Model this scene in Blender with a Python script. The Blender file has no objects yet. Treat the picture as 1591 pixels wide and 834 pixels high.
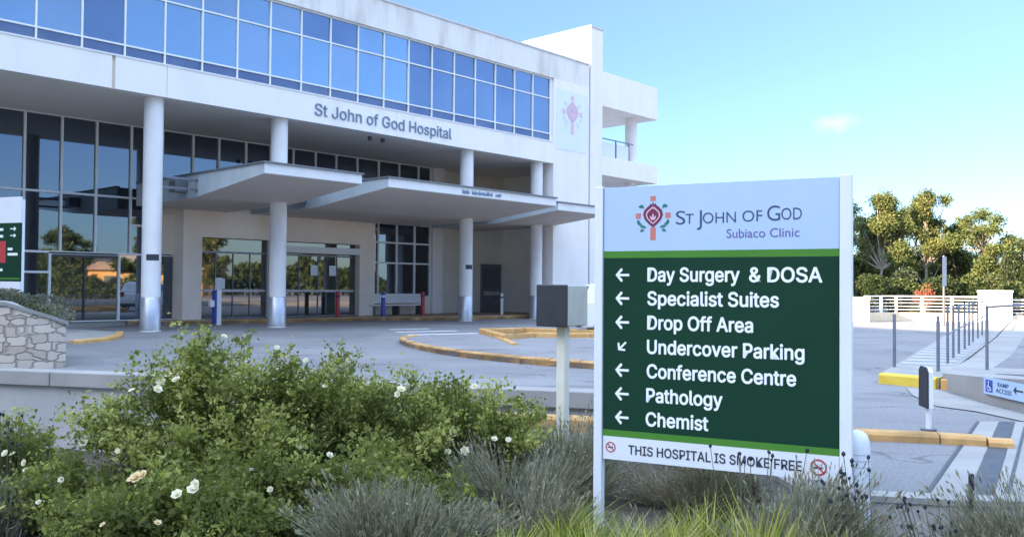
import bpy, bmesh, math, random
import numpy as np
from mathutils import Vector, Matrix

random.seed(7)
rng = np.random.default_rng(7)
R = math.radians
S = bpy.context.scene
COL = S.collection

# ---------------------------------------------------------------- camera
F = 1350.0
pitch, roll = math.atan(28.0 / F), R(0.45)
fw = Vector((0, math.cos(pitch), math.sin(pitch)))
up0 = Vector((0, -math.sin(pitch), math.cos(pitch)))
rt0 = Vector((1, 0, 0))
rt = rt0 * math.cos(roll) + up0 * math.sin(roll)
upv = up0 * math.cos(roll) - rt0 * math.sin(roll)
cam = bpy.data.cameras.new('camera')
cam.sensor_width = 36.0
cam.lens = 36.0 * F / 1591.0
cam.clip_end = 3000
cam.clip_start = 0.05
co = bpy.data.objects.new('camera', cam)
COL.objects.link(co)
co.matrix_world = Matrix(((rt.x, upv.x, -fw.x, 0), (rt.y, upv.y, -fw.y, 0), (rt.z, upv.z, -fw.z, 1.4), (0, 0, 0, 1)))
S.camera = co

# ---------------------------------------------------------------- light
SUN_EL, SUN_AZ = R(18), R(238)          # azimuth clockwise from +Y: the sun stands behind on the left
W = bpy.data.worlds.new('World')
S.world = W
W.use_nodes = True
nt = W.node_tree
bg = nt.nodes['Background']
sky = nt.nodes.new('ShaderNodeTexSky')
sky.sky_type = 'NISHITA'
sky.sun_disc = False
sky.sun_elevation = SUN_EL
sky.sun_rotation = SUN_AZ
sky.air_density = 1.0
sky.dust_density = 0.4
sky.ozone_density = 2.0
# sky dimmed and tinted bluer along the horizon, and one small cloud
tcw = nt.nodes.new('ShaderNodeTexCoord')
sep = nt.nodes.new('ShaderNodeSeparateXYZ')
nt.links.new(tcw.outputs['Generated'], sep.inputs[0])
grd = nt.nodes.new('ShaderNodeValToRGB')     # sky overhead, out of view, brightened as added fill; dimmed and bluer below
cr_ = grd.color_ramp
for pos, c in ((0.0, (.050, .077, .120)), (.12, (.053, .078, .124)), (.24, (.060, .085, .132)), (.36, (.074, .096, .136)), (.60, (.64, .595, .54)), (1.0, (.88, .81, .71))):
    if pos == 0.0:
        e_ = cr_.elements[0]
    elif pos == 1.0:
        e_ = cr_.elements[-1]
    else:
        e_ = cr_.elements.new(pos)
    e_.position = pos
    e_.color = c + (1,)
nt.links.new(sep.outputs[2], grd.inputs[0])
tin = nt.nodes.new('ShaderNodeVectorMath')
tin.operation = 'MULTIPLY'
nt.links.new(sky.outputs[0], tin.inputs[0])
nt.links.new(grd.outputs[0], tin.inputs[1])
scl = nt.nodes.new('ShaderNodeVectorMath')
scl.operation = 'SCALE'
scl.inputs['Scale'].default_value = 2.6
nt.links.new(tin.outputs[0], scl.inputs[0])
cdir = Vector((0.3435, 0.9220, 0.1765)).normalized()
dst = nt.nodes.new('ShaderNodeVectorMath')
dst.operation = 'SUBTRACT'
dst.inputs[1].default_value = cdir
nt.links.new(tcw.outputs['Generated'], dst.inputs[0])
sq = nt.nodes.new('ShaderNodeVectorMath')
sq.operation = 'MULTIPLY'
sq.inputs[1].default_value = (1.0, 1.0, 2.4)
nt.links.new(dst.outputs[0], sq.inputs[0])
ln = nt.nodes.new('ShaderNodeVectorMath')
ln.operation = 'LENGTH'
nt.links.new(sq.outputs[0], ln.inputs[0])
cn = nt.nodes.new('ShaderNodeTexNoise')
cn.inputs['Scale'].default_value = 60
cn.inputs['Detail'].default_value = 4
nt.links.new(tcw.outputs['Generated'], cn.inputs[0])
ad = nt.nodes.new('ShaderNodeMath')
ad.operation = 'MULTIPLY_ADD'
ad.inputs[1].default_value = 0.035
nt.links.new(cn.outputs[0], ad.inputs[0])
nt.links.new(ln.outputs['Value'], ad.inputs[2])
cm = nt.nodes.new('ShaderNodeMapRange')
cm.inputs[1].default_value = 0.046
cm.inputs[2].default_value = 0.014
cm.inputs[3].default_value = 0.0
cm.inputs[4].default_value = 0.13
nt.links.new(ad.outputs[0], cm.inputs[0])
cmx = nt.nodes.new('ShaderNodeMixRGB')
cmx.inputs[2].default_value = (3.2, 2.9, 3.0, 1)
nt.links.new(cm.outputs[0], cmx.inputs[0])
nt.links.new(scl.outputs[0], cmx.inputs[1])
nt.links.new(cmx.outputs[0], bg.inputs[0])
bg.inputs[1].default_value = 0.15
sun = bpy.data.lights.new('sun', 'SUN')
sun.energy = 4.0
sun.angle = R(0.5)
sun.color = (1.0, 0.86, 0.66)
so = bpy.data.objects.new('sun', sun)
COL.objects.link(so)
sd = Vector((math.sin(SUN_AZ) * math.cos(SUN_EL), math.cos(SUN_AZ) * math.cos(SUN_EL), math.sin(SUN_EL)))
so.rotation_euler = sd.to_track_quat('Z', 'Y').to_euler()
vs = S.view_settings
S.cycles.diffuse_bounces = 8
S.cycles.max_bounces = 14
S.display_settings.display_device = 'sRGB'
vs.view_transform = 'Standard'
vs.look = 'None'
vs.gamma = 1.0
vs.exposure = 2.95
vs.use_curve_mapping = False
vs.use_white_balance = True          # the camera's own white balance, cooler than daylight in the shade
vs.white_balance_temperature = 7800
vs.white_balance_tint = 16

# ---------------------------------------------------------------- materials
MATS = {}

def mat(name, c1, c2=None, scale=4.0, rough=0.7, metal=0.0, ior=None, bump=0.0, bscale=None, stretch=(1, 1, 1), trans=0.0, lo=0.35, hi=0.65, detail=5.0, spec=None, stint=None):
    m = bpy.data.materials.new(name)
    m.use_nodes = True
    t = m.node_tree
    p = t.nodes['Principled BSDF']
    p.inputs['Roughness'].default_value = rough
    p.inputs['Metallic'].default_value = metal
    if stint:
        p.inputs['Specular Tint'].default_value = tuple(stint) + (1,)
    if spec is not None:
        p.inputs['Specular IOR Level'].default_value = spec
    if ior:
        p.inputs['IOR'].default_value = ior
    c1 = tuple(c1) + (1,)
    p.inputs['Base Color'].default_value = c1
    tc = mp = None
    if c2 is not None or bump:
        tc = t.nodes.new('ShaderNodeTexCoord')
        mp = t.nodes.new('ShaderNodeMapping')
        mp.inputs['Scale'].default_value = stretch
        t.links.new(tc.outputs['Object'], mp.inputs[0])
    if c2 is not None:
        n = t.nodes.new('ShaderNodeTexNoise')
        n.inputs['Scale'].default_value = scale
        n.inputs['Detail'].default_value = detail
        n.inputs['Roughness'].default_value = 0.6
        t.links.new(mp.outputs[0], n.inputs[0])
        r = t.nodes.new('ShaderNodeValToRGB')
        r.color_ramp.elements[0].position = lo
        r.color_ramp.elements[0].color = c1
        r.color_ramp.elements[1].position = hi
        r.color_ramp.elements[1].color = tuple(c2) + (1,)
        t.links.new(n.outputs[0], r.inputs[0])
        t.links.new(r.outputs[0], p.inputs['Base Color'])
    if bump:
        n2 = t.nodes.new('ShaderNodeTexNoise')
        n2.inputs['Scale'].default_value = bscale or scale * 6
        n2.inputs['Detail'].default_value = 4
        t.links.new(mp.outputs[0], n2.inputs[0])
        b = t.nodes.new('ShaderNodeBump')
        b.inputs['Strength'].default_value = bump
        b.inputs['Distance'].default_value = 0.02
        t.links.new(n2.outputs[0], b.inputs['Height'])
        t.links.new(b.outputs[0], p.inputs['Normal'])
    if trans:
        tr = t.nodes.new('ShaderNodeBsdfTranslucent')
        tr.inputs[0].default_value = (min(1, c1[0] * 1.5), min(1, c1[1] * 1.6), c1[2], 1)
        mx = t.nodes.new('ShaderNodeMixShader')
        mx.inputs[0].default_value = trans
        t.links.new(p.outputs[0], mx.inputs[1])
        t.links.new(tr.outputs[0], mx.inputs[2])
        t.links.new(mx.outputs[0], t.nodes['Material Output'].inputs[0])
    MATS[name] = m
    return m

mat('render_white', (.76, .715, .68), (.84, .785, .75), 1.6, .8, stretch=(1, 1, .3), lo=.25, hi=.55, bump=.15, bscale=40)
mat('render_aged', (.58, .53, .49), (.75, .72, .69), 1.4, .85, stretch=(1, 1, .25), lo=.3, hi=.55, bump=.15, bscale=40)
mat('render_cream', (.66, .56, .40), (.72, .63, .48), .9, .8, bump=.1, bscale=40)
mat('stone_portal', (.80, .66, .56), (.86, .73, .63), 1.5, .7, bump=.1, bscale=30)
mat('wall_beige', (.74, .66, .57), (.80, .73, .64), 1.0, .8)
mat('soffit', (.80, .72, .63), (.84, .76, .67), .8, .8)
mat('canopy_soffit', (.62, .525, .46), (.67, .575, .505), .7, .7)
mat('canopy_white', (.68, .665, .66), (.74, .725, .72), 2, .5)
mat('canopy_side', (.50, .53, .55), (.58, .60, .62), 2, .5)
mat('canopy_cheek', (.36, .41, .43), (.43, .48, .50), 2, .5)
mat('flashing', (.16, .17, .19), None, rough=.5, metal=.3)
mat('column_white', (.70, .665, .655), (.76, .725, .71), 1.5, .55)
mat('steel_clad', (.45, .45, .48), (.60, .60, .64), 3, .35, metal=.7)
mat('steel_dark', (.10, .11, .13), (.16, .17, .19), 5, .5, metal=.5)
mat('steel_grey', (.16, .17, .21), (.22, .23, .27), 5, .45, metal=.5)
mat('frame_white', (.78, .79, .80), None, rough=.45)
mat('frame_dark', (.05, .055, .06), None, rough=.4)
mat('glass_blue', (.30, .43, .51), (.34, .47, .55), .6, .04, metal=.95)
mat('glass_blue_dim_reflection', (.20, .265, .35), (.235, .30, .385), .6, .05, metal=.95)  # same glass with a weaker reflection put into its colour
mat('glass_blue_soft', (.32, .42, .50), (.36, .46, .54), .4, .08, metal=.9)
mat('glass_spandrel', (.13, .165, .25), (.17, .205, .29), 1.1, .22, metal=.8)
mat('glass_dark', (.012, .014, .018), None, rough=.02, ior=2.7, stint=(.68, .83, 1.0))
mat('glass_clear', (.03, .042, .038), None, rough=.02, ior=2.4)
mat('letter_blue', (.13, .20, .30), None, rough=.5)
mat('letter_navy', (.02, .055, .12), None, rough=.5)
mat('letter_purple', (.12, .09, .28), None, rough=.5)
mat('letter_white', (.82, .83, .84), None, rough=.5)
mat('letter_black', (.03, .035, .05), None, rough=.5)
mat('sign_header', (.37, .50, .68), (.40, .53, .70), 1.0, .4)
mat('sign_green', (.002, .036, .019), (.0025, .041, .022), 1.0, .6, spec=.15)
mat('sign_lime', (.05, .20, .03), (.06, .22, .035), 2.0, .6, spec=.15)
mat('sign_white', (.66, .67, .70), (.70, .71, .74), 2.0, .4)
mat('maroon', (.16, .012, .045), None, rough=.5)
mat('salmon', (.55, .16, .13), None, rough=.5)
mat('pink_pale', (.70, .42, .52), None, rough=.5)
mat('leaf_teal', (.02, .16, .14), None, rough=.5)
mat('pink_faded', (.72, .46, .50), (.74, .55, .60), 3, rough=.7)
mat('faded_mauve', (.60, .42, .52), None, rough=.7)
mat('faded_blue', (.64, .68, .75), None, rough=.7)
mat('panel_pale', (.68, .73, .82), (.72, .76, .84), 1.5, .7)
mat('red_paint', (.45, .02, .03), (.52, .03, .04), 6, .35)
mat('blue_paint', (.02, .05, .30), (.03, .07, .36), 6, .35)
mat('white_paint', (.74, .74, .74), (.80, .80, .80), 5, .4)
mat('concrete', (.29, .27, .25), (.37, .345, .32), .9, .88, bump=.2, bscale=35)
mat('concrete_pale', (.265, .247, .23), (.345, .322, .30), .9, .88, bump=.2, bscale=35)
mat('tile_grey', (.36, .36, .38), (.42, .42, .44), 3, .8)
mat('tile_white', (.62, .61, .61), (.70, .69, .69), 3, .8)
mat('brick_paving', (.30, .20, .15), (.40, .28, .21), 2.5, .85, bump=.2)
mat('drain_iron', (.05, .055, .065), (.08, .085, .09), 8, .6, metal=.3)
mat('kerb_yellow', (.62, .40, .04), (.70, .48, .07), 2.5, .7, bump=.2)
mat('kerb_orange', (.55, .27, .08), (.66, .38, .16), 3.5, .8, lo=.3, hi=.7, bump=.2)
mat('kerb_worn', (.33, .18, .07), (.60, .32, .12), 2.2, .85, lo=.35, hi=.6, bump=.3)
mat('line_white', (.62, .63, .65), (.74, .75, .76), 5, .8)
mat('wall_concrete', (.36, .34, .33), (.46, .43, .41), .8, .88, stretch=(1, 1, .5), bump=.2, bscale=30)
mat('bed_soil', (.05, .04, .03), (.10, .08, .055), 6, .95, bump=.6, bscale=25)
mat('far_ground', (.07, .075, .05), (.11, .10, .07), .2, .95)
mat('bark', (.10, .075, .055), (.20, .16, .13), 5, .9, stretch=(1, 1, .3), bump=.5)
mat('bark_pale', (.22, .19, .16), (.33, .29, .25), 3, .85, stretch=(1, 1, .3), bump=.3)
mat('cane', (.05, .09, .025), (.10, .12, .04), 8, .7)
mat('rose_dark', (.12, .135, .04), None, rough=.7, trans=.45, spec=.2)
mat('rose_mid', (.245, .255, .078), None, rough=.7, trans=.45, spec=.2)
mat('rose_light', (.42, .40, .15), None, rough=.7, trans=.45, spec=.2)
mat('petal', (.78, .70, .55), None, rough=.6, trans=.25)
mat('petal_cream', (.72, .55, .34), None, rough=.6, trans=.25)
mat('lav_dark', (.125, .125, .085), None, rough=.8, trans=.15, spec=.15)
mat('lav_mid', (.22, .215, .155), None, rough=.8, trans=.2, spec=.15)
mat('lav_light', (.34, .32, .245), None, rough=.8, trans=.2, spec=.15)
mat('lav_brown', (.24, .185, .13), None, rough=.8, trans=.2, spec=.15)
mat('grass_green', (.15, .20, .04), None, rough=.6, trans=.3, spec=.15)
mat('grass_yellow', (.44, .41, .09), None, rough=.6, trans=.35, spec=.15)
mat('grass_straw', (.52, .43, .2), None, rough=.7, trans=.3, spec=.15)
mat('seed_dark', (.018, .018, .025), None, rough=.8)
mat('tree_dark', (.028, .045, .017), None, rough=.6, trans=.25, spec=.15)
mat('tree_mid', (.075, .098, .036), None, rough=.6, trans=.3, spec=.15)
mat('tree_light', (.125, .152, .055), None, rough=.6, trans=.35, spec=.15)
mat('tree_gold', (.175, .17, .07), None, rough=.6, trans=.35, spec=.15)
mat('tree_blue', (.026, .04, .024), None, rough=.6, trans=.25)
mat('red_leaf', (.26, .06, .045), None, rough=.6, trans=.3)
mat('hedge_grey', (.10, .105, .085), None, rough=.8, trans=.15)
mat('box_charcoal', (.018, .02, .028), (.026, .028, .036), 6, .55)
mat('box_beige', (.40, .38, .32), (.48, .46, .39), 4, .6)
mat('post_cream', (.62, .58, .48), (.70, .66, .56), 6, .6)
mat('car_white', (.74, .75, .77), None, rough=.25)
mat('rubber', (.02, .02, .022), None, rough=.8)
mat('lens_red', (.35, .015, .015), None, rough=.2)
mat('pole_blue', (.05, .08, .14), None, rough=.5)

def asphalt_mat(name, c, patch, scale=.3):
    m = bpy.data.materials.new(name)
    m.use_nodes = True
    t = m.node_tree
    N_ = t.nodes.new
    p = t.nodes['Principled BSDF']
    p.inputs['Roughness'].default_value = .9
    tc = N_('ShaderNodeTexCoord')
    def noise(sc, det, st=(1, 1, 1)):
        mp = N_('ShaderNodeMapping')
        mp.inputs['Scale'].default_value = st
        t.links.new(tc.outputs['Object'], mp.inputs[0])
        n = N_('ShaderNodeTexNoise')
        n.inputs['Scale'].default_value = sc
        n.inputs['Detail'].default_value = det
        t.links.new(mp.outputs[0], n.inputs[0])
        return n.outputs[0]
    def rng_(x, a0, a1, b0, b1):
        r = N_('ShaderNodeMapRange')
        for i, q in enumerate((a0, a1, b0, b1)):
            r.inputs[i + 1].default_value = q
        t.links.new(x, r.inputs[0])
        return r.outputs[0]
    def mul(a, b):
        r = N_('ShaderNodeMath')
        r.operation = 'MULTIPLY'
        t.links.new(a, r.inputs[0])
        t.links.new(b, r.inputs[1])
        return r.outputs[0]
    v = N_('ShaderNodeTexVoronoi')
    v.inputs['Scale'].default_value = .22
    v.distance = 'CHEBYCHEV'
    t.links.new(tc.outputs['Object'], v.inputs[0])
    sp = N_('ShaderNodeSeparateColor')
    t.links.new(v.outputs['Color'], sp.inputs[0])
    f = rng_(sp.outputs[0], 0, 1, .86, 1.10)                                   # laid patches
    f = mul(f, rng_(noise(scale, 6), .3, .7, .80, 1.14))                       # broad wear
    f = mul(f, rng_(noise(1.1, 3, (.5, 1.6, 1)), .58, .72, 1.0, .72))          # oil and tyre stains
    f = mul(f, rng_(noise(34, 2), .3, .7, .78, 1.2))                           # aggregate
    e = N_('ShaderNodeTexVoronoi')
    e.feature = 'DISTANCE_TO_EDGE'
    e.inputs['Scale'].default_value = .35
    ad = N_('ShaderNodeVectorMath')
    ad.operation = 'ADD'
    nn = N_('ShaderNodeTexNoise')
    nn.inputs['Scale'].default_value = 1.2
    t.links.new(tc.outputs['Object'], nn.inputs[0])
    t.links.new(tc.outputs['Object'], ad.inputs[0])
    t.links.new(nn.outputs['Color'], ad.inputs[1])
    t.links.new(ad.outputs[0], e.inputs[0])
    f = mul(f, rng_(e.outputs['Distance'], .002, .008, .62, 1.0))              # cracks
    cb = N_('ShaderNodeVectorMath')
    cb.operation = 'SCALE'
    cb.inputs[0].default_value = c
    t.links.new(f, cb.inputs['Scale'])
    t.links.new(cb.outputs[0], p.inputs['Base Color'])
    b = N_('ShaderNodeBump')
    b.inputs['Strength'].default_value = .4
    b.inputs['Distance'].default_value = .01
    t.links.new(noise(60, 3), b.inputs['Height'])
    t.links.new(b.outputs[0], p.inputs['Normal'])
    MATS[name] = m
asphalt_mat('asphalt', (.225, .213, .215), .1)
asphalt_mat('asphalt_island', (.255, .238, .238), .1, .5)

def stone_mat():
    m = bpy.data.materials.new('rubble_stone')
    m.use_nodes = True
    t = m.node_tree
    p = t.nodes['Principled BSDF']
    p.inputs['Roughness'].default_value = .9
    tc = t.nodes.new('ShaderNodeTexCoord')
    mp = t.nodes.new('ShaderNodeMapping')
    mp.inputs['Scale'].default_value = (3.6, 3.6, 7.0)
    t.links.new(tc.outputs['Object'], mp.inputs[0])
    v = t.nodes.new('ShaderNodeTexVoronoi')
    v2 = t.nodes.new('ShaderNodeTexVoronoi')
    v2.feature = 'F2'
    for q in (v, v2):
        q.distance = 'CHEBYCHEV'
        q.inputs['Scale'].default_value = 1.0
        q.inputs['Randomness'].default_value = .75
        t.links.new(mp.outputs[0], q.inputs[0])
    e = t.nodes.new('ShaderNodeMath')
    e.operation = 'SUBTRACT'
    t.links.new(v2.outputs['Distance'], e.inputs[0])
    t.links.new(v.outputs['Distance'], e.inputs[1])
    r = t.nodes.new('ShaderNodeValToRGB')
    cr = r.color_ramp
    cr.elements[0].color = (.44, .33, .26, 1)
    cr.elements[1].color = (.66, .54, .45, 1)
    x = cr.elements.new(.5)
    x.color = (.55, .44, .36, 1)
    t.links.new(v.outputs['Color'], r.inputs[0])
    mr = t.nodes.new('ShaderNodeMapRange')
    mr.inputs[1].default_value = .0
    mr.inputs[2].default_value = .10
    t.links.new(e.outputs[0], mr.inputs[0])
    mx = t.nodes.new('ShaderNodeMixRGB')
    mx.inputs[1].default_value = (.36, .30, .26, 1)
    t.links.new(mr.outputs[0], mx.inputs[0])
    t.links.new(r.outputs[0], mx.inputs[2])
    t.links.new(mx.outputs[0], p.inputs['Base Color'])
    b = t.nodes.new('ShaderNodeBump')
    b.inputs['Strength'].default_value = .8
    b.inputs['Distance'].default_value = .04
    t.links.new(mr.outputs[0], b.inputs['Height'])
    t.links.new(b.outputs[0], p.inputs['Normal'])
    MATS['rubble_stone'] = m
stone_mat()

# ---------------------------------------------------------------- mesh helpers
class MB:
    def __init__(self):
        self.v, self.f, self.m = [], [], []
        self.mi = 0

    def add(self, vs_, fs_):
        o = len(self.v)
        self.v += [tuple(p) for p in vs_]
        for f in fs_:
            self.f.append([i + o for i in f])
            self.m.append(self.mi)
        return self

    def box(self, x0, x1, y0, y1, z0, z1):
        return self.add([(x0, y0, z0), (x1, y0, z0), (x1, y1, z0), (x0, y1, z0), (x0, y0, z1), (x1, y0, z1), (x1, y1, z1), (x0, y1, z1)],
                        [(3, 2, 1, 0), (4, 5, 6, 7), (0, 1, 5, 4), (1, 2, 6, 5), (2, 3, 7, 6), (3, 0, 4, 7)])

    def prism(self, poly, a0, a1, axis='z'):
        n = len(poly)
        def P(p, a):
            return {'z': (p[0], p[1], a), 'y': (p[0], a, p[1]), 'x': (a, p[0], p[1])}[axis]
        area = sum(poly[i][0] * poly[(i + 1) % n][1] - poly[(i + 1) % n][0] * poly[i][1] for i in range(n))
        flip = (area < 0)
        if axis == 'y':
            flip = not flip
        vs_ = [P(p, a0) for p in poly] + [P(p, a1) for p in poly]
        fs_ = [tuple(reversed(range(n))), tuple(range(n, 2 * n))] + [(i, (i + 1) % n, n + (i + 1) % n, n + i) for i in range(n)]
        if flip:
            fs_ = [tuple(reversed(f)) for f in fs_]
        return self.add(vs_, fs_)

    def lathe(self, prof, cx=0, cy=0, n=24):
        vs_, fs_ = [], []
        k = len(prof)
        for i in range(n):
            a = 2 * math.pi * i / n
            for r, z in prof:
                vs_.append((cx + r * math.cos(a), cy + r * math.sin(a), z))
        for i in range(n):
            j = (i + 1) % n
            for q in range(k - 1):
                fs_.append((i * k + q, j * k + q, j * k + q + 1, i * k + q + 1))
        fs_.append(tuple(i * k + k - 1 for i in range(n)))
        fs_.append(tuple(i * k for i in reversed(range(n))))
        return self.add(vs_, fs_)

    def tube(self, pts, rad, n=8):
        pts = [Vector(p) for p in pts]
        if not hasattr(rad, '__len__'):
            rad = [rad] * len(pts)
        vs_, fs_ = [], []
        for i, p in enumerate(pts):
            d = (pts[min(i + 1, len(pts) - 1)] - pts[max(i - 1, 0)]).normalized()
            a = d.cross(Vector((0, 0, 1)) if abs(d.z) < .95 else Vector((1, 0, 0))).normalized()
            b = d.cross(a)
            for q in range(n):
                t = 2 * math.pi * q / n
                vs_.append(p + (a * math.cos(t) + b * math.sin(t)) * rad[i])
        for i in range(len(pts) - 1):
            for q in range(n):
                r_ = (q + 1) % n
                fs_.append((i * n + q, (i + 1) * n + q, (i + 1) * n + r_, i * n + r_))
        fs_.append(tuple(range(n)))
        fs_.append(tuple(reversed(range((len(pts) - 1) * n, len(pts) * n))))
        return self.add(vs_, fs_)

    def build(self, name, mats, parent=None, smooth=False, bevel=0.0, kind=None):
        me = bpy.data.meshes.new(name)
        me.from_pydata(self.v, [], self.f)
        if not isinstance(mats, (list, tuple)):
            mats = [mats]
        for m in mats:
            me.materials.append(MATS[m])
        if len(mats) > 1:
            me.polygons.foreach_set('material_index', self.m)
        if smooth:
            me.polygons.foreach_set('use_smooth', [True] * len(me.polygons))
            try:
                me.set_sharp_from_angle(angle=R(40))
            except Exception:
                pass
        me.update()
        o = bpy.data.objects.new(name, me)
        COL.objects.link(o)
        if parent:
            o.parent = parent
        if bevel:
            b = o.modifiers.new('bevel', 'BEVEL')
            b.width = bevel
            b.segments = 2
            b.limit_method = 'ANGLE'
            b.harden_normals = False
        if kind:
            o['kind'] = kind
        return o

def np_mesh(name, verts, faces, mats, midx, parent=None):
    """verts (N,3), faces (M,4) arrays"""
    me = bpy.data.meshes.new(name)
    verts = np.asarray(verts, np.float32)
    faces = np.asarray(faces, np.int32)
    k = faces.shape[1]
    me.vertices.add(len(verts))
    me.vertices.foreach_set('co', verts.ravel())
    me.loops.add(faces.size)
    me.loops.foreach_set('vertex_index', faces.ravel())
    me.polygons.add(len(faces))
    me.polygons.foreach_set('loop_start', np.arange(0, faces.size, k, dtype=np.int32))
    for m in mats:
        me.materials.append(MATS[m])
    me.polygons.foreach_set('material_index', np.asarray(midx, np.int32))
    me.update(calc_edges=True)
    me.validate()
    o = bpy.data.objects.new(name, me)
    COL.objects.link(o)
    if parent:
        o.parent = parent
    return o

def tag(o, label, cat, group=None):
    o['label'] = label
    o['category'] = cat
    if group:
        o['group'] = group
    return o

def thing(name, label, cat, loc=(0, 0, 0), rz=0.0, group=None):
    o = bpy.data.objects.new(name, None)
    o.empty_display_size = .2
    COL.objects.link(o)
    o.location = loc
    o.rotation_euler = (0, 0, rz)
    return tag(o, label, cat, group)

def copy_tree(o, parent=None):
    c = o.copy()
    COL.objects.link(c)
    c.parent = parent
    for ch in list(o.children):
        copy_tree(ch, c)
    return c

_cap = {}
def plain_font():
    # the plain grotesque that ships inside Blender; the built-in default serves when it is absent
    import os
    try:
        return bpy.data.fonts.load(os.path.join(bpy.utils.resource_path('LOCAL'), 'datafiles', 'fonts', 'Inter.woff2'))
    except Exception:
        return None
GROT = plain_font()
def text_mesh(body, bold=0.0, spacing=1.0, font=None):
    cu = bpy.data.curves.new('t', 'FONT')
    cu.body = body
    cu.size = 1.0
    if font:
        cu.font = font
    cu.offset = bold
    cu.space_character = spacing
    cu.resolution_u = 4
    ob = bpy.data.objects.new('t', cu)
    COL.objects.link(ob)
    dg = bpy.context.evaluated_depsgraph_get()
    me = bpy.data.meshes.new_from_object(ob.evaluated_get(dg))
    bpy.data.objects.remove(ob)
    bpy.data.curves.remove(cu)
    v = np.empty(len(me.vertices) * 3)
    me.vertices.foreach_get('co', v)
    v = v.reshape(-1, 3)
    fs_ = [tuple(p.vertices) for p in me.polygons]
    bpy.data.meshes.remove(me)
    return v, fs_

def lettering(body, x0, z0, width, cap, y, m, parent, name='lettering', bold=0.0, th=.0015, spacing=1.0, font=None):
    """letters standing on baseline z0 from x0, 'width' long, 'cap' tall, facing local -Y at y"""
    return letter_runs([(body, x0, z0, width, cap)], y, m, parent, name, bold, th, spacing, font)

def letter_runs(runs, y, m, parent, name='lettering', bold=0.0, th=.0015, spacing=1.0, font=None):
    b = MB()
    for body, x0, z0, width, cap in runs:
        heavy = bold if font else 0.0
        v, fs_ = text_mesh(body, 0.0 if font else bold, spacing, font)
        fk = font.name if font else ''
        if fk not in _cap:
            hv, _ = text_mesh('H', font=font)
            _cap[fk] = hv[:, 1].max()
        sz = cap / _cap[fk]
        lo, hi = v[:, 0].min(), v[:, 0].max()
        sx = width / (hi - lo)
        P = [(x0 + (q[0] - lo) * sx, y - th, z0 + q[1] * sz) for q in v]
        n = len(P)
        P2 = [(p[0], y, p[2]) for p in P]
        ed = {}
        for f in fs_:
            for i in range(len(f)):
                a, c = f[i], f[(i + 1) % len(f)]
                ed[(a, c)] = ed.get((a, c), 0) + 1
        side = [(c, a, a + n, c + n) for (a, c) in ed if (c, a) not in ed]
        if heavy:
            # a heavier weight: the same letters struck several times a hair apart
            for q in range(8):
                dx, dz = heavy * sz * math.cos(q * math.pi / 4), heavy * sz * math.sin(q * math.pi / 4)
                yy = -.0001 * (q + 1)
                b.add([(p[0] + dx, p[1] + yy, p[2] + dz) for p in P] + [(p[0] + dx, p[1], p[2] + dz) for p in P2], fs_ + side)
        else:
            b.add(P + P2, fs_ + side)
    return b.build(name, m, parent)

# ================================================================= SETTING
def fill_poly(name, poly, z, m, kind='structure', parent=None, thick=0.0):
    bm = bmesh.new()
    vs_ = [bm.verts.new((p[0], p[1], p[2] if len(p) > 2 else z)) for p in poly]
    es = [bm.edges.new((vs_[i], vs_[(i + 1) % len(vs_)])) for i in range(len(vs_))]
    bmesh.ops.triangle_fill(bm, use_beauty=True, edges=es)
    bmesh.ops.recalc_face_normals(bm, faces=bm.faces[:])
    for f in bm.faces:
        if f.normal.z < 0:
            f.normal_flip()
    if thick:
        ret = bmesh.ops.extrude_face_region(bm, geom=bm.faces[:])
        bmesh.ops.translate(bm, verts=[g for g in ret['geom'] if isinstance(g, bmesh.types.BMVert)], vec=(0, 0, -thick))
        bmesh.ops.recalc_face_normals(bm, faces=bm.faces[:])
    me = bpy.data.meshes.new(name)
    bm.to_mesh(me)
    bm.free()
    me.materials.append(MATS[m])
    o = bpy.data.objects.new(name, me)
    COL.objects.link(o)
    if kind:
        o['kind'] = kind
    if parent:
        o.parent = parent
    return o

MB().add([(-1500, -1500, -1.7), (1500, -1500, -1.7), (1500, 1500, -1.7), (-1500, 1500, -1.7)], [(0, 1, 2, 3)]).build('ground', 'far_ground', kind='structure')

def wall_y(x):               # the front line of the forecourt, where the retaining wall stands
    return 13.5 - (x + 7.87) * 0.2535
fill_poly('road', [(-60, wall_y(-60)), (-7.87, 13.5), (1.62, wall_y(1.62)), (2.12, 6.02), (3.0, 5.86), (60, 5.2), (160, 5.0), (300, 400), (-160, 400)], 0, 'asphalt')

# sunken garden bed: one sheet that falls towards the retaining wall
xs = np.linspace(-16, 14, 91)
ys = np.linspace(-3, 16, 77)
gx, gy = np.meshgrid(xs, ys)
def bed_z(x, y):
    f = np.clip((y - 6.8) / 5.0, 0, 1)
    return -0.36 - 0.75 * f * f * (3 - 2 * f) * np.clip((1.8 - x) / 2.0, 0, 1)
gz = bed_z(gx, gy) + 0.03 * np.sin(gx * 3.1) * np.cos(gy * 2.7) + rng.normal(0, .012, gx.shape)
gv = np.stack([gx.ravel(), gy.ravel(), gz.ravel()], 1)
ii = np.arange(76)[:, None] * 91 + np.arange(90)[None, :]
gf = np.stack([ii, ii + 1, ii + 92, ii + 91], -1).reshape(-1, 4)
keep = []
for f in gf:
    c = gv[f].mean(0)
    if c[1] < wall_y(c[0]) - .0 and not (c[1] > 5.75 and c[0] > 2.3):
        keep.append(f)
o = np_mesh('garden_bed', gv, np.array(keep), ['bed_soil'], np.zeros(len(keep)))
o['kind'] = 'structure'

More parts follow.
